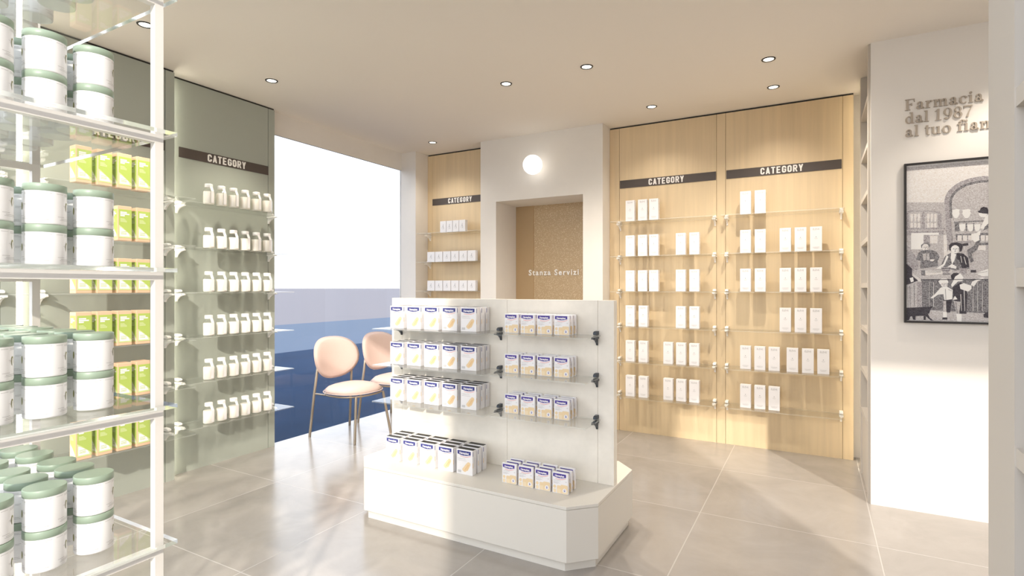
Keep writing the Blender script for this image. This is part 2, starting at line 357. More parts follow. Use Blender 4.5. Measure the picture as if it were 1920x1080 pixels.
for i, ((x, y), wds, wall) in enumerate(SPOTS):
    o = dl if i == 0 else copy_tree(dl)
    o.location = (x, y, CH); tag(o, 'round black-rimmed downlight in the ceiling, ' + wds, 'ceiling light', 'round downlights in the ceiling')
    s = bpy.data.lights.new('downlight_beam', 'SPOT'); s.energy = 9.5 if wall else 46; s.color = (1, .91, .80); s.spot_size = R(124 if wall else 140); s.spot_blend = .9; s.shadow_soft_size = .03
    if i < 2: s.color = (1, .93, .78); s.energy = 22; s.spot_size = R(98); s.spot_blend = .6
    if i == 8: s.energy = 20; s.spot_size = R(100); s.spot_blend = .6
    so = bpy.data.objects.new('downlight_beam', s); COL.objects.link(so); so.location = (0, 0, -.03); so.parent = o
g = empty('wall_globe', (-2.53, 5.094, 2.682)); tag(g, 'round glowing white opal globe lamp on the plaster above the doorway', 'wall lamp')
m = MB(); m.lathe([(.1*sin(pi*k/20)+.0001, -.1*cos(pi*k/20)) for k in range(21)], globe_m, 36, M=T(0, -.105, 0), cap0=False, cap1=False); m.build('globe', g)
m = MB(); m.lathe([(.045, 0), (.045, .012), (.03, .016)], white_metal, 24, M=Matrix.Rotation(R(90), 4, 'X')); m.build('wall_plate', g)

# ------------------------------------------------------------ signs
def Rr(x0, y0, x1, y1): return [(x0,y0),(x1,y0),(x1,y1),(x0,y1)]
def rr_ring(w_, h, r, t, n=7):
    out = []; inn = []
    for cx, cyy, a0 in ((w_-r, h-r, 0), (r, h-r, 90), (r, r, 180), (w_-r, r, 270)):
        for i in range(n+1):
            a = R(a0+90*i/n); out.append((cx+r*cos(a), cyy+r*sin(a))); inn.append((cx+(r-t)*cos(a), cyy+(r-t)*sin(a)))
    return out, inn
def ring_quads(w_, h, r, t, keep, oy=0):
    o, i_ = rr_ring(w_, h, r, t); L = len(o); q = []
    for k in range(L):
        j = (k+1) % L
        P = [(o[k][0], o[k][1]+oy), (o[j][0], o[j][1]+oy), (i_[j][0], i_[j][1]+oy), (i_[k][0], i_[k][1]+oy)]
        if keep(k): q.append(P)
    return q
def block_letter(c):
    t, W_ = .20, .57
    if c == 'O': return ring_quads(W_, 1, .25, t, lambda k: True)
    if c in 'CG':
        q = ring_quads(W_, 1, .25, t, lambda k: k != 31); q += [Rr(W_-t, .64, W_, .751), Rr(W_-t, .249, W_, .36)]
        if c == 'G': q += [Rr(W_-t, .25, W_, .54), Rr(.30, .40, W_, .54)]
        return q
    if c == 'A': return [[(0,0),(.19,0),(.375,1),(.20,1)], [(.40,0),(.59,0),(.39,1),(.215,1)], Rr(.12,.18,.47,.34)]
    if c == 'T': return [Rr(0,.83,.56,1), Rr(.18,0,.38,.84)]
    if c == 'E': return [Rr(0,0,.20,1), Rr(.19,.83,.52,1), Rr(.19,0,.52,.17), Rr(.19,.42,.47,.58)]
    if c == 'R': return [Rr(0,0,.20,1)] + ring_quads(.57, .60, .22, .19, lambda k: k != 15 and not 8 <= k < 23, .40) + [Rr(.15,.84,.36,1), Rr(.15,.40,.36,.56), [(.24,.42),(.42,.42),(.60,0),(.39,0)]]
    if c == 'Y': return [[(0,1),(.21,1),(.40,.42),(.20,.38)], [(.60,1),(.39,1),(.20,.42),(.40,.38)], Rr(.20,0,.40,.45)]
def block_word(m, word, cap, mt, M, step=.73, z0=.0005):
    x = -(step*(len(word)-1)+.57)*cap/2
    for ch in word:
        for k, P in enumerate(block_letter(ch)):
            A = sum(P[i][0]*P[(i+1) % len(P)][1]-P[(i+1) % len(P)][0]*P[i][1] for i in range(len(P)))
            if A < 0: P = P[::-1]
            n = len(P); e = .003 + .00006*k; v = [(x+p[0]*cap, p[1]*cap, z0) for p in P] + [(x+p[0]*cap, p[1]*cap, e+z0) for p in P]
            m.add(v, [tuple(range(n, 2*n))] + [(i, (i+1) % n, n+(i+1) % n, n+i) for i in range(n)], mt, M=M)
        x += step*cap
def sign(length, M, loc, label, xc=0):
    r = empty('category_sign', loc); tag(r, label, 'sign', 'dark CATEGORY banners on the walls')
    m = MB(); L2 = length/2; v = [(-L2,-.039,0),(L2,-.039,0),(L2,.039,0),(-L2,.039,0)]; v2 = [(x,y,.004) for x,y,_ in v]
    m.add(v+v2, [(3,2,1,0),(4,5,6,7),(0,1,5,4),(1,2,6,5),(2,3,7,6),(3,0,4,7)], sign_m, M=M); m.build('board', r)
    m = MB(); block_word(m, 'CATEGORY', .0585, letter_w, M @ T(xc, -.029, .004)); m.build('lettering', r)
sign(.78, FX, (-4.25, 2.80, 2.461), 'dark brown sign reading CATEGORY above the white bottles')
sign(.65, FX, (-4.15, 1.925, 2.461), 'dark brown sign reading CATEGORY above the green cartons, behind the rack')
sign(.91, FY, (-1.253, 5.30, 2.452), 'dark brown sign reading CATEGORY on the left part of the wide wood wall')
sign(.90, FY, (-.259, 5.30, 2.452), 'dark brown sign reading CATEGORY on the right part of the wide wood wall')
sign(.80, FY, (-3.64, 5.30, 2.452), 'dark brown sign reading CATEGORY on the narrow wood panel by the window')

# raised serif lettering on the picture wall
def Rr(x0, y0, x1, y1): return [(x0,y0),(x1,y0),(x1,y1),(x0,y1)]
def Ring(cx, cyy, rx, ry, tw, th, a0=0, a1=360, n=28):
    out = []
    for i in range(n):
        a = R(a0+(a1-a0)*i/n); b = R(a0+(a1-a0)*(i+1)/n)
        out.append([(cx+rx*cos(a), cyy+ry*sin(a)), (cx+rx*cos(b), cyy+ry*sin(b)), (cx+(rx-tw)*cos(b), cyy+(ry-th)*sin(b)), (cx+(rx-tw)*cos(a), cyy+(ry-th)*sin(a))])
    return out
def Disc(cx, cyy, r, n=16): return [[(cx+r*cos(2*pi*i/n), cyy+r*sin(2*pi*i/n)) for i in range(n)]]
def serif_letter(c):
    S = .15
    if c == 'F': return [Rr(.12,0,.30,1), Rr(.02,0,.42,.055), Rr(.02,.945,.74,1), [(.66,1),(.74,1),(.74,.72),(.71,.72)], Rr(.30,.49,.55,.54), [(.50,.40),(.55,.40),(.55,.63),(.50,.63),(.46,.54),(.46,.49)]], .80
    if c == 'a': return [Rr(.36,.06,.51,.46)] + Ring(.30,.44,.21,.23,.15,.055,0,165) + Disc(.155,.49,.065) + Ring(.27,.175,.225,.185,.14,.05) + [[(.51,.10),(.62,.03),(.62,.09),(.51,.16)], Rr(.44,0,.60,.055)], .67
    if c == 'r': return [Rr(.10,0,.25,.62), Rr(.02,0,.36,.05), Rr(.02,.60,.25,.655)] + Ring(.36,.40,.17,.26,.13,.07,60,180) + Disc(.45,.565,.075), .56
    if c == 'n': return [Rr(.10,0,.25,.62), Rr(.02,0,.34,.05), Rr(.02,.60,.25,.655), Rr(.47,0,.62,.45), Rr(.39,0,.70,.05)] + Ring(.42,.43,.20,.235,.15,.075,0,180), .75
    if c == 'm': return [Rr(.10,0,.25,.62), Rr(.02,0,.33,.05), Rr(.02,.60,.25,.655), Rr(.45,0,.60,.45), Rr(.38,0,.67,.05), Rr(.80,0,.95,.45), Rr(.73,0,1.03,.05)] + Ring(.41,.43,.19,.235,.15,.075,0,180) + Ring(.76,.43,.19,.235,.15,.075,0,180), 1.08
    if c == 'c': return Ring(.33,.325,.29,.34,.15,.05,42,318) + Disc(.50,.50,.07), .63
    if c == 'i': return [Rr(.11,0,.26,.62), Rr(.02,0,.35,.05), Rr(.02,.60,.26,.655)] + Disc(.18,.86,.095), .40
    if c == 'd': return [Rr(.46,.02,.61,1), Rr(.36,.95,.61,1), Rr(.50,0,.70,.05)] + Ring(.32,.325,.28,.34,.15,.05), .74
    if c == 'l': return [Rr(.11,0,.26,1), Rr(.02,0,.35,.05), Rr(.02,.95,.26,1)], .40
    if c == '1': return [Rr(.20,0,.36,1), Rr(.06,0,.50,.05), [(.36,1),(.20,.90),(.04,.84),(.04,.79),(.20,.82)]], .62
    if c == '9': return Ring(.33,.66,.29,.34,.15,.045) + Ring(.24,.56,.38,.56,.15,.05,-75,10) + Disc(.17,.10,.085) + Ring(.26,.14,.17,.14,.05,.045,180,290), .70
    if c == '8': return Ring(.33,.75,.25,.25,.12,.045) + Ring(.33,.27,.30,.28,.15,.05), .70
    if c == '7': return [Rr(.04,.88,.62,1), Rr(.04,.76,.08,1), [(.62,.92),(.56,.92),(.36,.50),(.20,.06),(.22,.0),(.34,.0),(.40,.35),(.52,.66)]], .66
    if c == 't': return [Rr(.13,.12,.28,.86), Rr(.02,.60,.42,.655)] + Ring(.30,.15,.17,.16,.10,.06,180,300), .47
    if c == 'u': return [Rr(.08,.16,.23,.655), Rr(.0,.60,.23,.655), Rr(.46,.0,.61,.655), Rr(.38,.60,.61,.655), Rr(.46,0,.70,.05)] + Ring(.30,.20,.22,.21,.15,.075,180,330), .75
    if c == 'o': return Ring(.34,.325,.31,.34,.15,.05), .70
    if c == 'f': return [Rr(.12,0,.27,.82), Rr(.02,0,.38,.05), Rr(.0,.60,.42,.655)] + Ring(.34,.78,.22,.22,.15,.06,60,180) + Disc(.45,.90,.07), .44
    return [], .34
r = empty('wall_lettering', (.50, 4.28, 2.40)); tag(r, 'taupe raised serif lettering reading Farmacia dal 1987 on the picture wall', 'lettering')
for line, z in (('Farmacia', 2.553), ('dal 1987', 2.468), ('al tuo fianco', 2.384)):
    x = 0; S = .0705
    if line[0] == 'a': x = .0
    for ch in line:
        polys, adv = serif_letter(ch); m = MB()
        for ki, P in enumerate(polys):
            ex = .0066 + .00009*ki
            # extrude each stroke 7 mm
            A = sum(P[i][0]*P[(i+1) % len(P)][1]-P[(i+1) % len(P)][0]*P[i][1] for i in range(len(P)))
            if A < 0: P = P[::-1]
            n = len(P); v = [(x+p[0]*S, p[1]*S, 0) for p in P] + [(x+p[0]*S, p[1]*S, ex) for p in P]
            m.add(v, [tuple(range(n))[::-1], tuple(range(n, 2*n))] + [(i, (i+1) % n, n+(i+1) % n, n+i) for i in range(n)], letter_t, M=T(0, 0, z-2.40) @ FY)
        if polys: m.build('letter', r)
        x += adv*S*(1.02 if line[0] != 'd' else 1.0)

# framed engraving-style picture
r = empty('framed_picture', (.495, 4.28, 1.20)); tag(r, 'black-framed monochrome print of an old apothecary scene on the picture wall', 'picture')
PW, PH = .86, 1.01
m = MB()
m.box(0, -.028, 0, .012, 0, PH, frame_b); m.box(PW-.012, -.028, 0, PW, 0, PH, frame_b); m.box(.012, -.028, 0, PW-.012, 0, .012, frame_b); m.box(.012, -.028, PH-.012, PW-.012, 0, PH, frame_b)
m.build('frame', r)
m = MB(); m.box(.011, -.012, .011, PW-.011, -.002, PH-.011, TONES[0])
PIC = [(1,[(0.011,0.99),(0.415,0.989),(0.415,0.964),(0.011,0.968)]),
(1,[(0.011,0.766),(0.209,0.751),(0.217,0.516),(0.011,0.525)]),
(2,[(0.014,0.698),(0.024,0.698),(0.024,0.602),(0.014,0.603)]),
(2,[(0.092,0.696),(0.107,0.696),(0.107,0.598),(0.092,0.599)]),
(2,[(0.172,0.685),(0.19,0.684),(0.194,0.593),(0.174,0.594)]),
(2,[(0.012,0.603),(0.209,0.595),(0.209,0.585),(0.012,0.591)]),
(2,[(0.011,0.699),(0.046,0.705),(0.087,0.7),(0.131,0.699),(0.182,0.687),(0.182,0.694),(0.131,0.706),(0.087,0.708),(0.046,0.714),(0.011,0.706)]),
(0,[(0.034,0.692),(0.046,0.691),(0.048,0.674),(0.043,0.641),(0.036,0.642),(0.033,0.675)]),
(0,[(0.034,0.634),(0.046,0.634),(0.047,0.604),(0.033,0.604)]),
(0,[(0.052,0.691),(0.065,0.69),(0.066,0.672),(0.061,0.64),(0.055,0.641),(0.052,0.673)]),
(0,[(0.052,0.633),(0.065,0.633),(0.065,0.603),(0.052,0.603)]),
(0,[(0.071,0.69),(0.083,0.689),(0.084,0.671),(0.08,0.639),(0.073,0.64),(0.07,0.672)]),
(0,[(0.071,0.632),(0.083,0.632),(0.084,0.602),(0.07,0.602)]),
(0,[(0.119,0.686),(0.131,0.686),(0.132,0.668),(0.128,0.636),(0.121,0.637),(0.118,0.669)]),
(0,[(0.119,0.629),(0.131,0.629),(0.132,0.599),(0.118,0.6)]),
(0,[(0.137,0.685),(0.149,0.684),(0.15,0.667),(0.145,0.635),(0.139,0.636),(0.136,0.668)]),
(0,[(0.137,0.628),(0.149,0.628),(0.149,0.598),(0.136,0.599)]),
(0,[(0.154,0.684),(0.166,0.683),(0.168,0.666),(0.163,0.634),(0.156,0.635),(0.154,0.667)]),
(0,[(0.154,0.627),(0.166,0.627),(0.167,0.597),(0.154,0.598)]),
(2,[(0.012,0.583),(0.201,0.576),(0.203,0.517),(0.012,0.525)]),
(5,[(0.038,0.569),(0.178,0.565),(0.178,0.518),(0.038,0.524)]),
(1,[(0.103,0.553),(0.127,0.553),(0.127,0.52),(0.103,0.521)]),
(1,[(0.011,0.559),(0.217,0.549),(0.217,0.329),(0.011,0.321)]),
(5,[(0.037,0.558),(0.101,0.555),(0.101,0.464),(0.037,0.466)]),
(0,[(0.133,0.548),(0.171,0.546),(0.171,0.499),(0.133,0.5)]),
(2,[(0.101,0.555),(0.133,0.553),(0.133,0.5),(0.101,0.496)]),
(1,[(0.171,0.552),(0.188,0.551),(0.196,0.34),(0.171,0.34)]),
(0,[(0.2,0.55),(0.219,0.549),(0.219,0.392),(0.203,0.392)]),
(2,[(0.416,0.894),(0.393,0.896),(0.37,0.895),(0.348,0.892),(0.326,0.888),(0.306,0.881),(0.286,0.873),(0.268,0.863),(0.252,0.851),(0.239,0.838),(0.227,0.824),(0.218,0.808),(0.211,0.791),(0.207,0.774),(0.205,0.756),(0.209,0.702),(0.217,0.516),(0.244,0.515),(0.234,0.749),(0.232,0.754),(0.234,0.769),(0.237,0.783),(0.243,0.797),(0.251,0.81),(0.261,0.822),(0.273,0.833),(0.287,0.842),(0.303,0.851),(0.32,0.858),(0.338,0.863),(0.357,0.867),(0.376,0.869),(0.396,0.869),(0.416,0.868)]),
(3,[(0.416,0.871),(0.396,0.872),(0.375,0.871),(0.355,0.869),(0.336,0.865),(0.318,0.859),(0.3,0.852),(0.285,0.843),(0.27,0.833),(0.258,0.821),(0.248,0.808),(0.239,0.795),(0.233,0.78),(0.23,0.765),(0.229,0.75),(0.232,0.652),(0.244,0.651),(0.242,0.749),(0.243,0.763),(0.247,0.776),(0.252,0.789),(0.26,0.801),(0.269,0.812),(0.281,0.823),(0.294,0.832),(0.309,0.84),(0.325,0.846),(0.342,0.851),(0.36,0.855),(0.378,0.857),(0.397,0.857),(0.416,0.856)]),
(1,[(0.416,0.856),(0.397,0.857),(0.378,0.857),(0.36,0.855),(0.342,0.851),(0.325,0.846),(0.309,0.84),(0.294,0.832),(0.281,0.823),(0.269,0.812),(0.26,0.801),(0.252,0.789),(0.247,0.776),(0.243,0.763),(0.242,0.749),(0.244,0.7),(0.246,0.515),(0.416,0.508)]),
(2,[(0.221,0.653),(0.24,0.652),(0.246,0.515),(0.217,0.516)]),
(2,[(0.219,0.549),(0.242,0.548),(0.242,0.496),(0.219,0.444)]),
(1,[(0.242,0.548),(0.415,0.54),(0.415,0.3),(0.242,0.302)]),
(3,[(0.252,0.629),(0.415,0.629),(0.415,0.621),(0.252,0.621)]),
(3,[(0.255,0.621),(0.276,0.62),(0.28,0.569),(0.257,0.569)]),
(3,[(0.309,0.618),(0.316,0.618),(0.316,0.567),(0.309,0.568)]),
(3,[(0.344,0.616),(0.35,0.616),(0.35,0.566),(0.344,0.566)]),
(1,[(0.25,0.569),(0.415,0.565),(0.415,0.553),(0.25,0.559)]),
(3,[(0.259,0.551),(0.415,0.553),(0.415,0.508),(0.263,0.514)]),
(5,[(0.242,0.7),(0.254,0.704),(0.269,0.706),(0.28,0.701),(0.277,0.69),(0.28,0.678),(0.275,0.662),(0.267,0.65),(0.255,0.651),(0.247,0.666),(0.242,0.681),(0.245,0.693)]),
(5,[(0.292,0.697),(0.304,0.701),(0.321,0.702),(0.333,0.698),(0.33,0.687),(0.333,0.675),(0.327,0.658),(0.319,0.647),(0.306,0.647),(0.297,0.663),(0.292,0.677),(0.295,0.689)]),
(5,[(0.276,0.611),(0.307,0.611),(0.306,0.585),(0.299,0.568),(0.288,0.567),(0.28,0.584)]),
(5,[(0.315,0.608),(0.345,0.609),(0.345,0.583),(0.338,0.566),(0.327,0.565),(0.318,0.582)]),
(5,[(0.348,0.607),(0.378,0.607),(0.377,0.581),(0.37,0.565),(0.359,0.564),(0.351,0.58)]),
(0,[(0.269,0.543),(0.29,0.543),(0.29,0.513),(0.269,0.514)]),
(0,[(0.295,0.542),(0.316,0.542),(0.316,0.512),(0.295,0.513)]),
(0,[(0.32,0.541),(0.341,0.541),(0.341,0.511),(0.32,0.512)]),
(0,[(0.38,0.538),(0.4,0.538),(0.4,0.509),(0.38,0.509)]),
(0,[(0.271,0.544),(0.29,0.543),(0.29,0.509),(0.271,0.509)]),
(0,[(0.295,0.543),(0.315,0.542),(0.315,0.508),(0.295,0.508)]),
(0,[(0.384,0.539),(0.398,0.538),(0.398,0.505),(0.384,0.506)]),
(0,[(0.403,0.538),(0.417,0.537),(0.417,0.504),(0.403,0.505)]),
(3,[(0.356,0.494),(0.415,0.493),(0.415,0.479),(0.356,0.48)]),
(2,[(0.267,0.508),(0.336,0.505),(0.336,0.495),(0.267,0.498)]),
(0,[(0.366,0.478),(0.403,0.477),(0.403,0.449),(0.366,0.45)]),
(4,[(0.365,0.686),(0.376,0.691),(0.38,0.705),(0.394,0.711),(0.411,0.703),(0.415,0.688),(0.415,0.667),(0.391,0.671),(0.37,0.677)]),
(5,[(0.37,0.675),(0.391,0.67),(0.411,0.667),(0.402,0.646),(0.38,0.65),(0.372,0.662)]),
(5,[(0.402,0.651),(0.415,0.664),(0.415,0.608),(0.394,0.575),(0.378,0.581),(0.391,0.618)]),
(3,[(0.398,0.589),(0.415,0.608),(0.415,0.579),(0.391,0.566)]),
(5,[(0.363,0.56),(0.38,0.569),(0.376,0.538),(0.367,0.543)]),
(5,[(0.335,0.55),(0.369,0.555),(0.372,0.51),(0.337,0.511)]),
(1,[(0.04,0.321),(0.415,0.316),(0.415,0.272),(0.088,0.275)]),
(0,[(0.107,0.328),(0.192,0.329),(0.2,0.308),(0.112,0.3)]),
(5,[(0.356,0.309),(0.415,0.336),(0.415,0.293),(0.388,0.291)]),
(4,[(0.332,0.33),(0.358,0.329),(0.358,0.314),(0.332,0.314)]),
(3,[(0.088,0.272),(0.415,0.272),(0.415,0.066),(0.088,0.085)]),
(1,[(0.011,0.084),(0.415,0.066),(0.415,0.015),(0.011,0.013)]),
(2,[(0.088,0.267),(0.092,0.267),(0.094,0.096),(0.088,0.096)]),
(2,[(0.012,0.489),(0.033,0.477),(0.038,0.456),(0.057,0.428),(0.075,0.374),(0.073,0.337),(0.042,0.326),(0.012,0.343)]),
(1,[(0.02,0.475),(0.036,0.472),(0.033,0.45),(0.018,0.451)]),
(3,[(0.088,0.491),(0.103,0.504),(0.129,0.503),(0.137,0.487),(0.129,0.474),(0.09,0.473)]),
(0,[(0.127,0.474),(0.126,0.482),(0.124,0.488),(0.12,0.494),(0.115,0.497),(0.109,0.498),(0.103,0.496),(0.099,0.492),(0.095,0.487),(0.093,0.479),(0.093,0.472),(0.095,0.464),(0.098,0.458),(0.103,0.453),(0.109,0.451),(0.114,0.452),(0.119,0.454),(0.124,0.459),(0.126,0.466)]),
(4,[(0.101,0.478),(0.107,0.479),(0.106,0.476),(0.102,0.475)]),
(4,[(0.112,0.478),(0.118,0.478),(0.117,0.475),(0.113,0.475)]),
(2,[(0.109,0.475),(0.112,0.475),(0.113,0.468),(0.109,0.467)]),
(4,[(0.106,0.464),(0.114,0.464),(0.112,0.462),(0.108,0.462)]),
(1,[(0.119,0.483),(0.126,0.478),(0.124,0.464),(0.118,0.458),(0.122,0.47)]),
(3,[(0.09,0.457),(0.137,0.46),(0.167,0.446),(0.182,0.414),(0.171,0.388),(0.175,0.356),(0.084,0.342),(0.086,0.39),(0.062,0.401),(0.073,0.438)]),
(1,[(0.096,0.435),(0.129,0.439),(0.131,0.394),(0.101,0.395)]),
(0,[(0.133,0.399),(0.158,0.401),(0.15,0.386),(0.133,0.389)]),
(3,[(0.09,0.331),(0.109,0.333),(0.109,0.299),(0.09,0.299)]),
(3,[(0.209,0.418),(0.238,0.439),(0.291,0.434),(0.316,0.41),(0.326,0.338),(0.259,0.328),(0.2,0.35),(0.184,0.351)]),
(4,[(0.267,0.435),(0.299,0.429),(0.32,0.405),(0.326,0.348),(0.291,0.338),(0.279,0.39),(0.263,0.401)]),
(5,[(0.238,0.444),(0.263,0.427),(0.254,0.391),(0.243,0.365),(0.236,0.405)]),
(5,[(0.219,0.35),(0.242,0.369),(0.265,0.352),(0.262,0.338)]),
(5,[(0.217,0.424),(0.2,0.371),(0.163,0.34),(0.188,0.34),(0.205,0.361),(0.225,0.413)]),
(4,[(0.227,0.484),(0.242,0.499),(0.267,0.501),(0.289,0.492),(0.295,0.473),(0.289,0.445),(0.279,0.443),(0.277,0.469),(0.242,0.472),(0.236,0.449),(0.23,0.455)]),
(5,[(0.278,0.458),(0.277,0.466),(0.274,0.474),(0.269,0.479),(0.263,0.483),(0.256,0.484),(0.25,0.482),(0.244,0.478),(0.24,0.472),(0.237,0.464),(0.237,0.456),(0.239,0.448),(0.244,0.441),(0.249,0.436),(0.256,0.434),(0.262,0.434),(0.269,0.437),(0.274,0.443),(0.277,0.45)]),
(4,[(0.247,0.463),(0.254,0.464),(0.253,0.46),(0.248,0.46)]),
(4,[(0.26,0.463),(0.267,0.463),(0.266,0.46),(0.261,0.459)]),
(2,[(0.256,0.46),(0.259,0.46),(0.261,0.45),(0.256,0.45)]),
(4,[(0.253,0.446),(0.263,0.446),(0.26,0.443),(0.255,0.443)]),
(1,[(0.268,0.469),(0.277,0.463),(0.274,0.446),(0.268,0.439),(0.272,0.453)]),
(2,[(0.188,0.351),(0.236,0.35),(0.225,0.305),(0.2,0.306)]),
(3,[(0.196,0.311),(0.234,0.31),(0.234,0.303),(0.196,0.303)]),
(2,[(0.279,0.341),(0.312,0.34),(0.312,0.302),(0.279,0.302)]),
(1,[(0.295,0.478),(0.324,0.482),(0.32,0.454),(0.299,0.45)]),
(3,[(0.316,0.452),(0.348,0.476),(0.368,0.522),(0.38,0.511),(0.364,0.455),(0.336,0.425),(0.348,0.384),(0.332,0.374),(0.32,0.415)]),
(4,[(0.291,0.491),(0.32,0.495),(0.322,0.48),(0.295,0.476)]),
(5,[(0.336,0.539),(0.372,0.542),(0.374,0.511),(0.352,0.497),(0.34,0.513)]),
(4,[(0.011,0.375),(0.042,0.343),(0.042,0.299),(0.073,0.267),(0.042,0.251),(0.011,0.24)]),
(1,[(0.018,0.24),(0.068,0.264),(0.068,0.095),(0.022,0.095)]),
(2,[(0.068,0.264),(0.092,0.256),(0.092,0.096),(0.068,0.095)]),
(5,[(0.029,0.283),(0.047,0.289),(0.051,0.262),(0.036,0.256)]),
(4,[(0.011,0.094),(0.129,0.102),(0.146,0.107),(0.135,0.081),(0.129,0.059),(0.122,0.059),(0.133,0.033),(0.15,0.017),(0.137,0.017),(0.112,0.043),(0.112,0.019),(0.101,0.019),(0.101,0.045),(0.06,0.042),(0.06,0.017),(0.047,0.02),(0.042,0.041),(0.033,0.038),(0.027,0.017),(0.011,0.013)]),
(5,[(0.175,0.261),(0.192,0.279),(0.217,0.279),(0.225,0.255),(0.213,0.24),(0.184,0.243)]),
(0,[(0.186,0.25),(0.221,0.256),(0.219,0.229),(0.2,0.221),(0.188,0.235)]),
(5,[(0.188,0.224),(0.217,0.229),(0.246,0.208),(0.242,0.146),(0.205,0.145),(0.2,0.182),(0.175,0.179),(0.146,0.155),(0.135,0.158),(0.158,0.182)]),
(1,[(0.2,0.145),(0.213,0.145),(0.215,0.046),(0.198,0.045)]),
(4,[(0.213,0.145),(0.242,0.151),(0.234,0.07),(0.215,0.067)]),
(5,[(0.198,0.071),(0.217,0.072),(0.217,0.035),(0.198,0.035)]),
(4,[(0.196,0.037),(0.219,0.038),(0.219,0.025),(0.194,0.024)]),
(4,[(0.236,0.297),(0.25,0.313),(0.275,0.312),(0.275,0.292),(0.259,0.292),(0.254,0.266),(0.24,0.276)]),
(5,[(0.259,0.292),(0.283,0.31),(0.297,0.286),(0.293,0.263),(0.271,0.26),(0.242,0.224),(0.238,0.24)]),
(4,[(0.246,0.224),(0.283,0.255),(0.308,0.24),(0.316,0.183),(0.312,0.063),(0.279,0.063),(0.275,0.13),(0.25,0.146)]),
(5,[(0.279,0.24),(0.299,0.25),(0.336,0.234),(0.336,0.214),(0.32,0.198),(0.283,0.214)]),
(5,[(0.332,0.239),(0.34,0.26),(0.388,0.285),(0.396,0.275),(0.364,0.26),(0.348,0.229)]),
(1,[(0.25,0.14),(0.283,0.136),(0.279,0.078),(0.263,0.06),(0.259,0.099)]),
(5,[(0.263,0.062),(0.289,0.06),(0.289,0.011),(0.267,0.016)]),
(5,[(0.256,0.172),(0.269,0.151),(0.246,0.146)]),
(4,[(0.392,0.06),(0.415,0.081),(0.415,0.04),(0.394,0.042)]),
(4,[(0.194,0.246),(0.199,0.246),(0.199,0.243),(0.195,0.243)]),
(4,[(0.205,0.246),(0.21,0.246),(0.21,0.243),(0.205,0.243)]),
(2,[(0.202,0.243),(0.204,0.243),(0.205,0.236),(0.201,0.235)]),
(4,[(0.199,0.232),(0.207,0.232),(0.205,0.23),(0.201,0.23)]),
(1,[(0.211,0.251),(0.218,0.247),(0.216,0.232),(0.211,0.226),(0.214,0.238)]),
(3,[(0.116,0.448),(0.118,0.448),(0.116,0.395),(0.113,0.395)]),
(3,[(0.135,0.447),(0.137,0.447),(0.154,0.399),(0.152,0.398)]),
(5,[(0.283,0.416),(0.286,0.416),(0.291,0.375),(0.289,0.375)]),
(5,[(0.299,0.411),(0.302,0.41),(0.312,0.364),(0.309,0.364)]),
(3,[(0.219,0.392),(0.221,0.392),(0.217,0.355),(0.215,0.355)]),
(3,[(0.225,0.397),(0.227,0.397),(0.232,0.36),(0.23,0.359)]),
(4,[(0.209,0.214),(0.211,0.214),(0.213,0.148),(0.211,0.148)]),
(1,[(0.225,0.214),(0.242,0.203),(0.24,0.199),(0.224,0.209)]),
(5,[(0.283,0.182),(0.286,0.182),(0.289,0.079),(0.287,0.079)]),
(5,[(0.299,0.214),(0.302,0.214),(0.305,0.079),(0.303,0.079)]),
(4,[(0.259,0.135),(0.261,0.135),(0.269,0.063),(0.267,0.062)]),
(4,[(0.088,0.275),(0.415,0.274),(0.415,0.27),(0.088,0.271)]),
(4,[(0.2,0.145),(0.242,0.148),(0.242,0.143),(0.2,0.14)]),
(3,[(0.029,0.235),(0.032,0.235),(0.034,0.106),(0.032,0.106)]),
(3,[(0.051,0.246),(0.054,0.246),(0.055,0.101),(0.053,0.101)]),
(5,[(0.129,0.256),(0.13,0.256),(0.13,0.102),(0.129,0.102)]),
(5,[(0.15,0.256),(0.152,0.256),(0.152,0.102),(0.15,0.102)]),
(5,[(0.344,0.255),(0.345,0.255),(0.344,0.08),(0.342,0.08)]),
(5,[(0.364,0.255),(0.365,0.255),(0.366,0.08),(0.364,0.08)]),
(5,[(0.388,0.255),(0.389,0.255),(0.388,0.081),(0.386,0.081)]),
(3,[(0.242,0.543),(0.244,0.543),(0.244,0.499),(0.242,0.499)]),
(4,[(0.19,0.343),(0.236,0.342),(0.236,0.339),(0.19,0.34)]),
(4,[(0.191,0.329),(0.233,0.329),(0.233,0.327),(0.191,0.327)]),
(3,[(0.116,0.325),(0.188,0.326),(0.188,0.324),(0.116,0.324)]),
(3,[(0.116,0.317),(0.188,0.318),(0.188,0.316),(0.116,0.316)]),
(3,[(0.36,0.309),(0.411,0.321),(0.411,0.319),(0.36,0.307)])]
def inside(p): return (min(max(p[0], .0125), PW-.0125), min(max(p[1], .0125), PH-.0125))
for k, (t, P) in enumerate(PIC): m.poly([inside(p) for p in P], TONES[t], T(0, -.0125-k*.00002, 0) @ FY)
extra = [(1, [(.415,.2),(.70,.2),(.70,.60),(.66,.72),(.56,.80),(.46,.83),(.415,.835)]), (2, [(.70,.26),(.73,.26),(.73,.62),(.69,.74),(.57,.84),(.415,.875),(.415,.85),(.56,.815),(.67,.72),(.70,.60)]),
         (3, [(.415,.60),(.69,.60),(.69,.61),(.415,.61)]), (3, [(.415,.50),(.69,.50),(.69,.51),(.415,.51)]), (1, [(.415,.26),(.85,.26),(.85,.335),(.415,.335)]), (3, [(.415,.08),(.82,.08),(.82,.26),(.415,.26)]), (1, [(.415,.012),(.845,.012),(.845,.08),(.415,.08)]),
         (4, [(.52,.34),(.60,.34),(.62,.46),(.57,.52),(.50,.46)]), (5, [(.54,.52),(.58,.52),(.585,.57),(.54,.575)]), (2, [(.75,.34),(.84,.34),(.84,.7),(.75,.7)])]
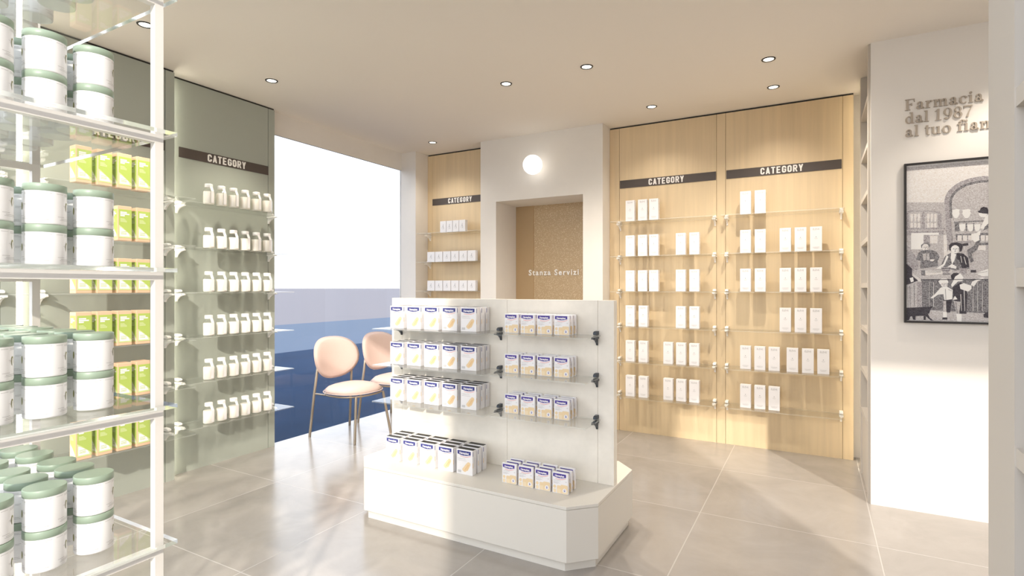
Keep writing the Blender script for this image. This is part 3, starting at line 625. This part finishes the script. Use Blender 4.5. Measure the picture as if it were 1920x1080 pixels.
for k in range(6): extra.append((5, [(.44+k*.04,.512),(.465+k*.04,.512),(.47+k*.04,.55),(.435+k*.04,.55)]))
for k, (t, P) in enumerate(extra): m.poly([inside(p) for p in P], TONES[t], T(0, -.0148-k*.00002, 0) @ FY)
m.build('print', r)

# ------------------------------------------------------------ tall shelf units along the right wall (open toward the room)
def shelf_unit(name_label, y0, y1, s0, s1, zs, ztop):
    X = .305; r = empty('shelf_unit', (X, y0, 0)); tag(r, name_label, 'shelving')
    m = MB(); m.box(0, 0, 0, .35, s0-y0, ztop, unit_m); m.build('side_panel', r)
    m = MB(); m.box(0, s1-y0, 0, .35, y1-y0, ztop, unit_m); m.build('side_panel', r)
    m = MB(); m.box(.335, s0-y0, 0, .35, s1-y0, ztop, unit_m); m.build('back_panel', r)
    for z in zs:
        m = MB(); m.box(.002, s0-y0, z-.033, .335, s1-y0, z, unit_m); m.build('shelf', r)
    m = MB(); m.box(.01, s0-y0, 0, .335, s1-y0, .45, unit_m); m.build('lower_panel', r)
    return r
ZS = [2.72, 2.405, 2.09, 1.77, 1.455, 1.14, .825, .51]
shelf_unit('tall taupe open shelf unit between the wood wall and the picture wall', 4.302, 5.045, 4.36, 4.955, ZS, 3.028)
shelf_unit('tall taupe open shelf unit at the right edge, nearest the viewer', -.60, 1.428, -.54, 1.264, ZS, 3.028)
# ------------------------------------------------------------ glass wall shelves with clip brackets
def bracket_mesh(mt, s=1.0, zs=1.0):
    # local: x along wall, y outward (away from wall), z up; z=0 is the underside of the pane
    m = MB()
    def side(P, w2):
        n = len(P); v = [(-w2, y, z) for y, z in P] + [(w2, y, z) for y, z in P]
        m.add(v, [tuple(range(n)), tuple(range(n, 2*n))[::-1]] + [(i, n+i, n+(i+1) % n, (i+1) % n) for i in range(n)], mt)
    side([(0, -.001), (.085*s, -.001), (.092*s, -.004), (.090*s, -.011), (.0, -.013)], .015*s)            # cradle under the pane
    side([(y, z*zs) for y, z in [(0, -.012), (.100*s, -.006), (.118*s, -.010), (.116*s, -.017), (.080*s, -.022), (.045*s, -.036), (.018*s, -.060), (.010*s, -.080), (0, -.080)]], .0065*s)
    side([(0, .0095), (.050*s, .0095), (.060*s, .013), (.058*s, .023), (.040*s, .029), (.0, .030)], .013*s)    # clamp knob above it
    return m
BW = bracket_mesh(white_pl, 1.0, .78).mesh('bracket'); BD = bracket_mesh(dark_metal, .72, .62).mesh('bracket')
def wall_shelf(loc, rz, length, depth, clips, bm, label, group, th=.008, x0=0):
    """local x along the wall, y away from it; loc = corner at the wall"""
    r = empty('glass_shelf', loc, rz); tag(r, label, 'shelf', group)
    m = MB(); m.box(x0, .004, 0, x0+length, .004+depth, .008, edge_thin, top=glass)
    # top and underside are clear glass, rims show the thicker glass edge
    m.m[0] = m.mi(glass); m.build('pane', r)
    for c in clips:
        o = bpy.data.objects.new('bracket', bm); COL.objects.link(o); o.parent = r; o.location = (c, 0, 0)
HS = [2.052, 1.716, 1.380, 1.044, .708, .372]      # underside of the six panes
ROWN = ['top', 'second', 'third', 'fourth', 'fifth', 'bottom']
for k, h in enumerate(HS):
    # sage wall: local x must run along +Y with y -> +X : rotate 90deg then mirror; use rz=-90 (x->-Y, y->+X)
    wall_shelf((-4.25, 3.265, h), R(-90), .92, .245, [.075, .875], BW, 'clear glass shelf under white bottles on the sage wall, %s of six' % ROWN[k], 'glass shelves on the sage wall')
    wall_shelf((-4.15, 2.312, h), R(-90), .86, .28, [.058, .80], BW, 'clear glass shelf under green cartons behind the rack, %s of six' % ROWN[k], 'glass shelves behind the rack')
    wall_shelf((-4.05, 1.33, h), R(-90), .80, .28, [.04], BW, 'clear empty glass shelf at the far left edge, %s of six' % ROWN[k], 'glass shelves at the left edge')
    wall_shelf((-.785, YB, h), R(180), .94, .245, [.02, .915], BW, 'clear glass shelf on the wood wall\'s left part, %s of six' % ROWN[k], 'glass shelves on the wood wall, left part')
    wall_shelf((.205, YB, h), R(180), .93, .245, [.018, .905], BW, 'clear glass shelf on the wood wall\'s right part, %s of six' % ROWN[k], 'glass shelves on the wood wall, right part')
    if k < 5: wall_shelf((-3.24, YB, h), R(180), .84, .245, [.83], BW, 'clear glass shelf on the narrow wood panel by the window, %s of five' % ROWN[k], 'glass shelves on the narrow wood panel')

# ------------------------------------------------------------ white bottles on the sage wall
def bottle():
    r = empty('glass_bottle')
    m = MB(); m.lathe([(.037,0),(.0405,.004),(.041,.01),(.041,.098),(.036,.114),(.024,.124),(.021,.127),(.021,.142)], bottle_g, 28, cap1=False); m.build('bottle_body', r)
    m = MB(); m.lathe([(.036,.004),(.0385,.008),(.0385,.094),(.037,.099)], cream, 28); m.build('contents', r)
    m = MB(); m.lathe([(.0265,.132),(.028,.134),(.028,.156),(.026,.159)], white_pl, 28); m.build('cap', r)
    # white seal strip over cap, shoulder and down the side (local +y side)
    m = MB(); prof = [(.0285,.155),(.0285,.136),(.033,.124),(.0425,.104),(.0422,.012)]; w2 = .0115; v = []
    for y, z in prof: v += [(-w2, y, z), (w2, y, z)]
    for y, z in prof: v += [(-w2, y-.0012, z), (w2, y-.0012, z)]
    n = len(prof); fs = []
    for i in range(n-1):
        fs.append((2*i, 2*i+2, 2*i+3, 2*i+1)); j = 2*n; fs.append((j+2*i, j+2*i+1, j+2*i+3, j+2*i+2))
        fs.append((2*i, j+2*i, j+2*i+2, 2*i+2)); fs.append((2*i+1, 2*i+3, j+2*i+3, j+2*i+1))
    m.add(v, fs, white_card); m.build('seal_strip', r)
    return r
bt = bottle(); remember(bt); first = True
for k, h in enumerate(HS):
    for i in range(6):
        o = bt if first else copy_tree(bt); first = False
        o.location = (-4.08, 2.54 + i*.1022, h+.0083); o.rotation_euler = (0, 0, R(-82 + random.uniform(-4, 4)))
        tag(o, 'white-filled glass bottle, %s on the %s shelf of the sage wall' % (pos_word(i, 6), ROWN[k]), 'bottle', 'white bottles on the sage wall')

# ------------------------------------------------------------ green cartons behind the rack
def green_carton():
    W, D, H = .083, .075, .222; m = MB()
    m.bbox(-W/2, -D/2, 0, W/2, D/2, H, kraft, b=.0015)
    def art(M, W):
        a = -W/2+.007; b = W/2-.0012; q = lambda P, mt, z: m.poly(P, mt, M, z)
        q([(a,.018),(b,.018),(b,H-.022),(a,H-.022)], lime, .0004)
        q([(a,.020),(b,.020),(b,.034),(a+.018,.086),(a,.10)], lime_l, .0006)
        q([(a+.006,.028),(b-.01,.028),(b-.02,.05),(a+.02,.078),(a+.006,.085)], white_card, .0007)
        y = H-.045
        for L, hh in ((.62,.008),(.86,.008),(.42,.008)): q([(a+.009,y),(a+.009+(b-a-.014)*L,y),(a+.009+(b-a-.014)*L,y+hh),(a+.009,y+hh)], white_card, .0008); y -= .0105
        y -= .008
        for L in (.4,.5,.62,.62): q([(a+.009,y),(a+.009+(b-a-.014)*L,y),(a+.009+(b-a-.014)*L,y+.004),(a+.009,y+.004)], lime_l, .0008); y -= .0062
        for yy in (.040,.047,.056): q([(a+.012,yy),(b-.03,yy),(b-.03,yy+.003),(a+.012,yy+.003)], lime, .0009)
    art(T(0, -D/2, 0) @ FY, W)
    art(T(-W/2, 0, 0) @ Matrix(((0,0,-1,0),(-1,0,0,0),(0,1,0,0),(0,0,0,1))), D)
    art(T(W/2, 0, 0) @ FX, D)
    return m
gc = green_carton().mesh('green_carton')
for k, h in enumerate(HS):
    for i in range(4):
        if k == 1 and i < 2: continue
        o = bpy.data.objects.new('green_carton', gc); COL.objects.link(o); o.location = (-3.918, 1.635 + i*.1125, h+.0083); o.rotation_euler = (0, 0, R(90))
        n = 2 if k == 1 else 4; j = i-2 if k == 1 else i
        tag(o, 'lime green carton with tan edges, %s on the %s shelf behind the rack' % (pos_word(j, n), ROWN[k]), 'box', 'green cartons behind the rack')

# ------------------------------------------------------------ white cosmetic cartons on the wood wall
def eleve():
    W, D, H = .086, .055, .200; m = MB(); m.bbox(-W/2, 0, 0, W/2, D, H, white_card, b=.0012)
    M = T(0, -.0004, 0) @ FY
    add_text(m, '\u00c9L\u00c8VE', .019, grey_ink, M @ T(0, H-.028, 0), sp=1.05, xs=.95, bold=.0004)
    m.poly([(-.002,.113),(.002,.113),(.002,.118),(-.002,.118)], dark_metal, M)
    for y, L in ((.104,.013),(.098,.009),(.032,.024),(.026,.024),(.021,.016)): m.poly([(-L,y),(L,y),(L,y+.0016),(-L,y+.0016)], grey_ink, M)
    M = T(W/2, D/2, 0) @ FX
    for y in (.15,.12,.09,.06): m.poly([(-.012,y),(.014,y),(.014,y+.0015),(-.012,y+.0015)], grey_ink, M, .0004)
    return m
em = eleve().mesh('cosmetic_carton')
LX = {0: [-1.598,-1.478,-1.371], 1: [-1.598,-1.478,-1.371,-1.124,-1.003], 2: [-1.598,-1.478,-1.371,-1.124,-1.003], 3: [-1.598,-1.472,-1.124,-1.003], 4: [-1.598,-1.472,-1.238,-1.122,-1.004], 5: [-1.598,-1.472,-1.238,-1.122,-1.004]}
RX = {0: [-.574,-.457], 1: [-.574,-.457,-.264,-.151,-.038], 2: [-.574,-.457,-.264,-.151,-.038], 3: [-.264,-.151,-.038], 4: [-.574,-.460,-.349,-.211,-.097,.014], 5: [-.574,-.460,-.349]}
for side, D in (('left', LX), ('right', RX)):
    for k, xs in D.items():
        for i, x in enumerate(xs):
            o = bpy.data.objects.new('cosmetic_carton', em); COL.objects.link(o); o.location = (x+.043, 5.13, HS[k]+.0083)
            tag(o, 'tall white carton, %s on %s shelf, %s part of the wood wall' % (pos_word(i, len(xs)), ROWN[k], side), 'box', 'tall white cartons on the wood wall')
def small_white(W, H, D):
    m = MB(); m.bbox(-W/2, 0, 0, W/2, D, H, white_card, b=.0012); M = T(0, -.0004, 0) @ FY
    for P in Ring(-.002, H*.42, .016, .014, .0022, .0018, 20, 320): m.poly(P, grey_ink, M)
    m.poly([(-.003,H*.44),(.001,H*.44),(.006,H*.72),(.003,H*.72)], dark_metal, M); m.poly([(.004,H*.30),(.012,H*.30),(.012,H*.50),(.009,H*.50)], grey_ink, M)
    return m
s4 = small_white(.083, .132, .05).mesh('small_white_carton'); s6 = small_white(.104, .118, .05).mesh('small_white_carton')
for k in range(3):
    n = 4 if k == 0 else 6
    for i in range(n):
        o = bpy.data.objects.new('small_white_carton', s4 if k == 0 else s6); COL.objects.link(o)
        o.location = ((-3.762+i*.0886) if k == 0 else (-3.937+i*.1135), 5.13, HS[k]+.0083)
        tag(o, 'small white carton, %s on the %s shelf of the narrow wood panel' % (pos_word(i, n), ROWN[k]), 'box', 'small white cartons on the narrow wood panel')

# ------------------------------------------------------------ central display: plinth bench with upright slab
r = empty('display_gondola', (-1.76, 2.93, 0)); tag(r, 'low cream plinth with chamfered corners carrying an upright concrete-look slab, mid-room', 'display stand')
def oct_(x0, y0, x1, y1, c): return [(x0+c,y0),(x1-c,y0),(x1,y0+c),(x1,y1-c),(x1-c,y1),(x0+c,y1),(x0,y1-c),(x0,y0+c)]
ox, oy = -1.76, 2.93
G = (-2.557-ox, 2.504-oy, -.960-ox, 3.335-oy)
m = MB(); m.prism(oct_(G[0]+.02, G[1]+.02, G[2]-.02, G[3]-.02, .118), 0, .05, base_m); m.build('kick_plinth', r)
m = MB(); m.prism(oct_(*G, .122), .05, .3125, base_m, b=.001); m.build('plinth_body', r)
m = MB(); m.prism(oct_(*G, .122), .314, .33, base_m, b=.0012); m.build('plinth_top', r)
m = MB(); xs = [-2.559, -2.469, -1.644, -1.062, -.969]
for a, b in zip(xs, xs[1:]): m.box(a-ox+(.001 if a != xs[0] else 0), 2.899-oy, .3305, b-ox-(.001 if b != xs[-1] else 0), 2.951-oy, 1.351, concrete)
m.box(-2.55-ox, 2.903-oy, .34, -.98-ox, 2.947-oy, 1.345, concrete)
m.build('upright_slab', r)
GS = [1.150, .916, .682]; GN = ['top', 'middle', 'lowest']
for k, h in enumerate(GS):
    wall_shelf((-1.655, 2.899, h), R(180), .85, .25, [.03, .815], BD, 'wide clear glass shelf holding large white cartons on the slab, %s of three' % GN[k], 'wide glass shelves on the slab', x0=0)
    wall_shelf((-1.045, 2.899, h), R(180), .585, .23, [.02], BD, 'narrow clear glass shelf holding small beige cartons on the slab, %s of three' % GN[k], 'narrow glass shelves on the slab')
def banner(m, M, x0, x1, y0, y1, mt, z):
    n = 8; P = [(x0, y1), (x0, y0+(y1-y0)*.28)] + [(x0+(x1-x0)*i/n, y0+(y1-y0)*.28*(1-sin(pi*i/n))) for i in range(1, n)] + [(x1, y0+(y1-y0)*.28), (x1, y1)]
    m.poly(P, mt, M, z)
    # red swoosh under it
    P = []; Q = []
    for i in range(n+1):
        t = i/n; x = x0+(x1-x0)*(.18+.82*t); P.append((x, y0-.0022-(.0062*sin(pi*(.18+.82*t)*.92)) + .010*max(0, t-.6)*1.2)); Q.append((x, P[-1][1]+.0018))
    m.poly(P[::-1]+Q, red_p, M, z)
def big_carton():
    W, D, H = .112, .040, .146; m = MB(); m.bbox(0, 0, 0, W, D, H, white_card, b=.001, top=black); M = FY
    m.poly([(.0005,.0005),(W-.0005,.0005),(W-.0005,.003),(.0005,.003)], white_card, T(0, .0, 0) @ Matrix(((1,0,0,0),(0,1,0,0),(0,0,1,0),(0,0,0,1))), H+.0004)
    banner(m, M, .007, W-.012, H-.036, H-.008, navy, .0005)
    add_text(m, 'Hansaplast', .0188, white_card, T(W/2-.0025, -.0007, H-.0275) @ FY, bold=.0006, xs=.83, sp=.98)
    add_text(m, 'CEROTTI', .0125, grey_ink, T(.0075, -.0006, H-.060) @ FY, xs=1.0, sp=1.1, align='LEFT')
    m.poly([(.008,H-.066),(.07,H-.066),(.07,H-.0645),(.008,H-.0645)], grey_ink, M, .0005)
    # two sticking plasters
    def strip(cx, cyy, L, w2, ang, mt, z):
        c, s = cos(R(ang)), sin(R(ang)); P = []
        for i in range(9): a = R(-90+180*i/8); P.append((L/2+w2*.9*cos(a), w2*sin(a)))
        for i in range(9): a = R(90+180*i/8); P.append((-L/2+w2*.9*cos(a), w2*sin(a)))
        m.poly([(cx+x*c-y*s, cyy+x*s+y*c) for x, y in P], mt, M, z)
    strip(.078, .050, .034, .0125, 62, plast1, .0006); strip(.068, .043, .036, .0135, 52, plast1, .0005); strip(.060, .038, .026, .010, 44, beige1, .0004); strip(.070, .043, .040, .0018, 55, plast2, .0008); strip(.080, .046, .034, .0012, 60, plast2, .0008)
    for i in range(6): m.poly([(.010+i*.004,.010),(.0125+i*.004,.010),(.0125+i*.004,.024),(.010+i*.004,.024)], grey_ink, M, .0005)
    # right side: vertical lettering, tan corner
    add_text(m, 'CEROTTI', .0125, grey_ink, T(W+.0004, .0165, .075) @ FX @ Matrix.Rotation(R(-90), 4, 'Z'), xs=1.0, sp=1.05)
    MS = T(W+.0004, 0, 0) @ FX
    m.poly([(.001,H-.034),(.006,H-.034),(.006,H-.008),(.001,H-.008)], navy, MS); m.poly([(.001,.045),(.007,.045),(.007,.07),(.001,.075)], plast1, MS)
    return m
bc = big_carton().mesh('plaster_carton')
FR = ['front', 'middle', 'back']
def put(mesh, name, x, y, z, label, group):
    o = bpy.data.objects.new(name, mesh); COL.objects.link(o); o.location = (x, y, z); tag(o, label, 'box', group)
for k, h in enumerate(GS + [None]):
    for row in range(3):
        for i in range(5):
            if h: x, y, z, pl = -2.433+i*.1392, 2.738+row*.0565, h+.0083, '%s shelf of the slab' % GN[k]
            else: x, y, z, pl = -2.393+i*.1365, 2.653+row*.0575, .3304, 'plinth top'
            put(bc, 'plaster_carton', x, y, z, 'large plaster carton, %s, %s row, %s' % (pos_word(i, 5), FR[row], pl), 'large white plaster cartons')
def small_carton():
    W, D, H = .092, .017, .112; m = MB(); m.bbox(0, 0, 0, W, D, H, white_card, b=.0022); M = FY
    banner(m, M, .006, W-.012, H-.029, H-.006, violet, .0005)
    add_text(m, 'Hansaplast', .0155, white_card, T(W/2-.003, -.0007, H-.0225) @ FY, bold=.0006, xs=.83, sp=.98)
    add_text(m, 'UNIVERSAL', .0085, grey_ink, T(.008, -.0006, H-.046) @ FY, xs=.95, sp=1.05, align='LEFT')
    for y, L in ((.060,.03),(.056,.038),(.052,.026)): m.poly([(.008,y),(.008+L,y),(.008+L,y+.0014),(.008,y+.0014)], grey_ink, M, .0005)
    add_text(m, '40', .009, grey_ink, T(W-.012, -.0006, H-.048) @ FY)
    def rr(x0, y0, x1, y1, c, mt, z):
        P = []
        for (cx, cyy, a0) in ((x1-c, y1-c, 0), (x0+c, y1-c, 90), (x0+c, y0+c, 180), (x1-c, y0+c, 270)):
            for i in range(5): a = R(a0+22.5*i); P.append((cx+c*cos(a), cyy+c*sin(a)))
        m.poly(P, mt, M, z)
    rr(.006, .027, .023, .044, .0084, beige1, .0005); rr(.006, .004, .023, .024, .006, beige2, .0005); rr(.028, .003, .056, .044, .005, beige1, .0005); rr(.028, .003, .056, .027, .005, beige2, .0006)
    rr(.050, .003, W-.002, .050, .006, beige1, .0007); rr(.057, .003, W-.002, .020, .004, beige2, .0008)
    rr(.061, .010, .083, .032, .0109, white_card, .0009); rr(.0685, .015, .0755, .027, .003, violet, .001); rr(.0705, .019, .0735, .0255, .0012, white_card, .0011)
    MS = T(W+.0004, 0, 0) @ FX
    m.poly([(.003,.010),(.006,.010),(.006,.030),(.003,.030)], beige1, MS)
    return m
sc_ = small_carton().mesh('bandage_carton')
for k, h in enumerate(GS + [None]):
    for row in range(3):
        for i in range(4):
            if h: x, y, z, pl = -1.590+i*.1060, 2.772+row*.0465, h+.0083, '%s shelf of the slab' % GN[k]
            else: x, y, z, pl = -1.536+i*.1030, 2.650+row*.0465, .3304, 'plinth top'
            put(sc_, 'bandage_carton', x, y, z, 'small beige bandage carton, %s, %s row, %s' % (pos_word(i, 4), FR[row], pl), 'small beige bandage cartons')

# ------------------------------------------------------------ chairs
def cushion(outline, thick, bulge, fn, mt, nr=7, na=44):
    """closed pillow: rings shrinking to a centre on both sides; fn maps (u, v, w) to a point"""
    m = MB(); vs = []; fs = []
    prof = []
    for side in (1, -1):
        pass
    levels = [(0.0, .0)] 
    rings = []
    for k in range(nr+1):                      # front: centre -> rim
        t = k/nr; rings.append((t, thick/2*(max(0, 1-t**6))**.5 + bulge*(1-t*t)))
    for k in range(nr-1, -1, -1):              # back
        t = k/nr; rings.append((t, -thick/2*(max(0, 1-t**6))**.5))
    for t, w_ in rings:
        for i in range(na):
            u, v = outline(2*pi*i/na); tt = max(t, .001); vs.append(fn(u*tt, v*tt, w_))
    for k in range(len(rings)-1):
        for i in range(na):
            j = (i+1) % na; fs.append((k*na+i, k*na+j, (k+1)*na+j, (k+1)*na+i))
    m.add(vs, fs, mt, True); return m
def sup(a, e): return math.copysign(abs(a)**e, a)
def chair():
    r = empty('upholstered_chair')
    def seat_o(a): return (.245*sup(cos(a), .80), .262*sup(sin(a), .80))
    cushion(seat_o, .060, .040, lambda u, v, w_: (u+.02, v, .446+w_), pink).build('seat', r)
    m = MB(); m.tube([(.02+.248*sup(cos(2*pi*i/40), .8), .265*sup(sin(2*pi*i/40), .8), .436) for i in range(40)], .0045, pink, 8, closed=True); m.build('seat_piping', r)
    def back_o(a):
        u = .285*sup(cos(a), .80); v = .200*sup(sin(a), .78); k = 1 - .17*max(0, -(v/.2))**1.3; return (u*k, v)
    def back_f(u, v, w_):
        x = -.262 + w_ + .95*u*u - v*.20; return (x, u, .738+v)
    cushion(back_o, .050, .012, back_f, pink).build('backrest', r)
    m = MB(); m.tube([(lambda p: back_f(p[0]*1.0, p[1]*1.0, -.004))(back_o(2*pi*i/48)) for i in range(48)], .0028, pink, 8, closed=True); m.build('back_piping', r)
    m = MB(); m.tube([(.02+.235*sup(cos(2*pi*i/40), .8), .25*sup(sin(2*pi*i/40), .8), .412) for i in range(40)], .0085, bronze, 10, closed=True)
    for s in (-1, 1): m.tube([(-.235, .235*s, .412), (-.1, .235*s, .412)], .0085, bronze)
    m.build('seat_frame', r)
    for s in (-1, 1):
        m = MB(); m.tube([(-.292, .256*s, 0), (-.252, .236*s, .41), (-.232, .222*s, .60), (-.240, .205*s, .66)], .0125, bronze); m.build('rear_leg', r)
        m = MB(); m.tube([(.278, .240*s, 0), (.232, .178*s, .414)], .0125, bronze); m.build('front_leg', r)
    return r
ch = chair(); remember(ch)
ch.location = (-3.925, 3.872, .0); tag(ch, 'pale pink upholstered chair with bronze tube legs, fully seen by the window', 'chair', 'pink chairs by the window')
c2_ = copy_tree(ch); c2_.location = (-3.93, 4.508, .0); tag(c2_, 'pale pink upholstered chair partly hidden behind the display slab', 'chair', 'pink chairs by the window')

# ------------------------------------------------------------ foreground metal rack with glass shelves
RZ = [2.15, 1.81, 1.47, 1.13, .79]; RN = ['top', 'second', 'third', 'fourth', 'bottom']
rx0, rx1, ry = -1.43, -2.105, .758       # front posts, rear posts, right end
ryl = -.55
r = empty('metal_rack', (rx0, ry, 0)); tag(r, 'white square-tube metal rack at the left edge, filled with white jars', 'rack')
def bar(x0, y0, z0, x1, y1, z1, name):
    m = MB(); m.box(x0-rx0, y0-ry, z0, x1-rx0, y1-ry, z1, white_metal); m.build(name, r)
for x in (rx0, rx1):
    for y in (ry, ryl): bar(x-.010, y-.010, 0, x+.010, y+.010, 2.55, 'post')
    for z in RZ + [2.55]: bar(x-.010, ryl+.010, z-.031, x+.010, ry-.010, z-.011, 'rail')
for y in (ry, ryl): bar(rx1+.010, y-.010, 2.517, rx0-.010, y+.010, 2.537, 'rail')
for k, z in enumerate(RZ):
    m = MB(); m.box(rx1-.03-rx0, ryl-.03-ry, z-.0105, .03, .033, z-.0005, edge_g, top=glass); m.m[0] = m.mi(glass); m.build('glass_shelf_pane', r)
def jar():
    r_ = empty('supplement_jar')
    m = MB(); m.lathe([(.036,0),(.0385,.0015),(.0392,.004),(.0392,.074)], jar_m, 40)
    def arc(a0, a1, z0, z1, mt, dz=0):
        n = max(2, int(abs(a1-a0)/6)); v = []
        for i in range(n+1):
            a = R(a0+(a1-a0)*i/n); v += [(.0396*cos(a), .0396*sin(a), z0+dz*i/n), (.0396*cos(a), .0396*sin(a), z1+dz*i/n)]
        m.add(v, [(2*i, 2*i+2, 2*i+3, 2*i+1) for i in range(n)], mt, True)
    for a0 in (-110, 10, 130):
        for z, s, L in ((.0690,0,22),(.0690,28,44),(.0664,28,56),(.0440,24,20),(.0415,28,14),(.0445,62,16),(.0420,62,12),(.0180,4,24),(.0140,14,60),(.0110,10,66),(.0690,80,28),(.0664,78,20),(.0100,86,14)): arc(a0+s, a0+s+L, z, z+.0007, grey_ink)
        def oval(ac, zc, da, dz, mt, r_=.0397):
            v = [(r_*cos(R(ac)), r_*sin(R(ac)), zc)] + [(r_*cos(R(ac+da*cos(2*pi*i/14))), r_*sin(R(ac+da*cos(2*pi*i/14))), zc+dz*sin(2*pi*i/14)) for i in range(14)]
            m.add(v, [(0, i+1, (i+1) % 14+1) for i in range(14)], mt)
        if a0 == -110: oval(a0+13, .040, 6.5, .0085, olive)
        if a0 == 10: oval(a0+40, .043, 6, .010, olive); oval(a0+40, .041, 3, .0085, jar_m, .0399)
    m.build('tub', r_)
    m = MB(); m.lathe([(.0390,.0742),(.0396,.0746),(.0396,.0900),(.0388,.0908)], lid_m, 40); m.build('lid', r_)
    return r_
jr = jar(); remember(jr); first = True
XR = [-1.527, -1.622, -1.717, -1.845, -1.940, -2.035]; XN = ['front', 'second', 'third', 'fourth', 'fifth', 'rear']
YCOL = [.664, .568, .472, .376]; YN = ['right-end', 'second', 'third', 'fourth']
for k, z in enumerate(RZ):
    for yi, y in enumerate(YCOL):
        for xi, x in enumerate(XR):
            if yi >= 2 and xi > 1 and k: continue          # outside the frame
            if yi == 3: continue
            for lv in range(2):
                if k == 0 and lv == 1: continue
                o = jr if first else copy_tree(jr); first = False
                o.location = (x, y, z + .0003 + lv*.0912); o.rotation_euler = (0, 0, 0)
                tag(o, 'sage-lidded jar, %s, %s row, %s column, %s rack shelf' % ('upper' if lv else 'lower', XN[xi], YN[yi], RN[k]), 'jar', 'white jars with sage lids on the rack')
jl = len([o for o in COL.objects if o.name.startswith('supplement_jar')])

# ------------------------------------------------------------ street tree in front of the shop (throws the dappled shade)
r = empty('street_tree', (3.6, -7.2, -.16)); tag(r, 'leafy street tree in front of the shop', 'tree')
m = MB(); m.tube([(0,0,0),(.05,.02,1.5),(.0,.1,3.0),(-.1,.05,4.6)], .13, bark, 10, r1=.05)
rnd = random.Random(3); tips = []
for i in range(16):
    a = rnd.uniform(0, 2*pi); z0 = rnd.uniform(2.2, 4.2); L = rnd.uniform(1.2, 2.2); e = Vector((cos(a)*L, sin(a)*L, z0+rnd.uniform(.5, 1.6))); s = Vector((0, .05, z0))
    m.tube([s, s.lerp(e, .5)+Vector((0,0,.15)), e], .035, bark, 6, r1=.01); tips += [s.lerp(e, t)+Vector((0,0,.1)) for t in (.5,.7,.85,1)]
m.build('trunk', r)
m = MB()
for c in tips:
    for i in range(34):
        p = c+Vector((rnd.gauss(0,.26), rnd.gauss(0,.26), rnd.gauss(0,.22))); M = T(*p) @ Matrix.Rotation(rnd.uniform(0, 6.3), 4, 'Z') @ Matrix.Rotation(rnd.uniform(-1, 1), 4, 'X')
        s = rnd.uniform(.05, .10); m.add([(-s,0,0),(0,-s*.5,.01),(s,0,0),(0,s*.5,.01)], [(0,1,2,3)], leaf, M=M)
o = m.build('foliage', r); o['kind'] = 'stuff'
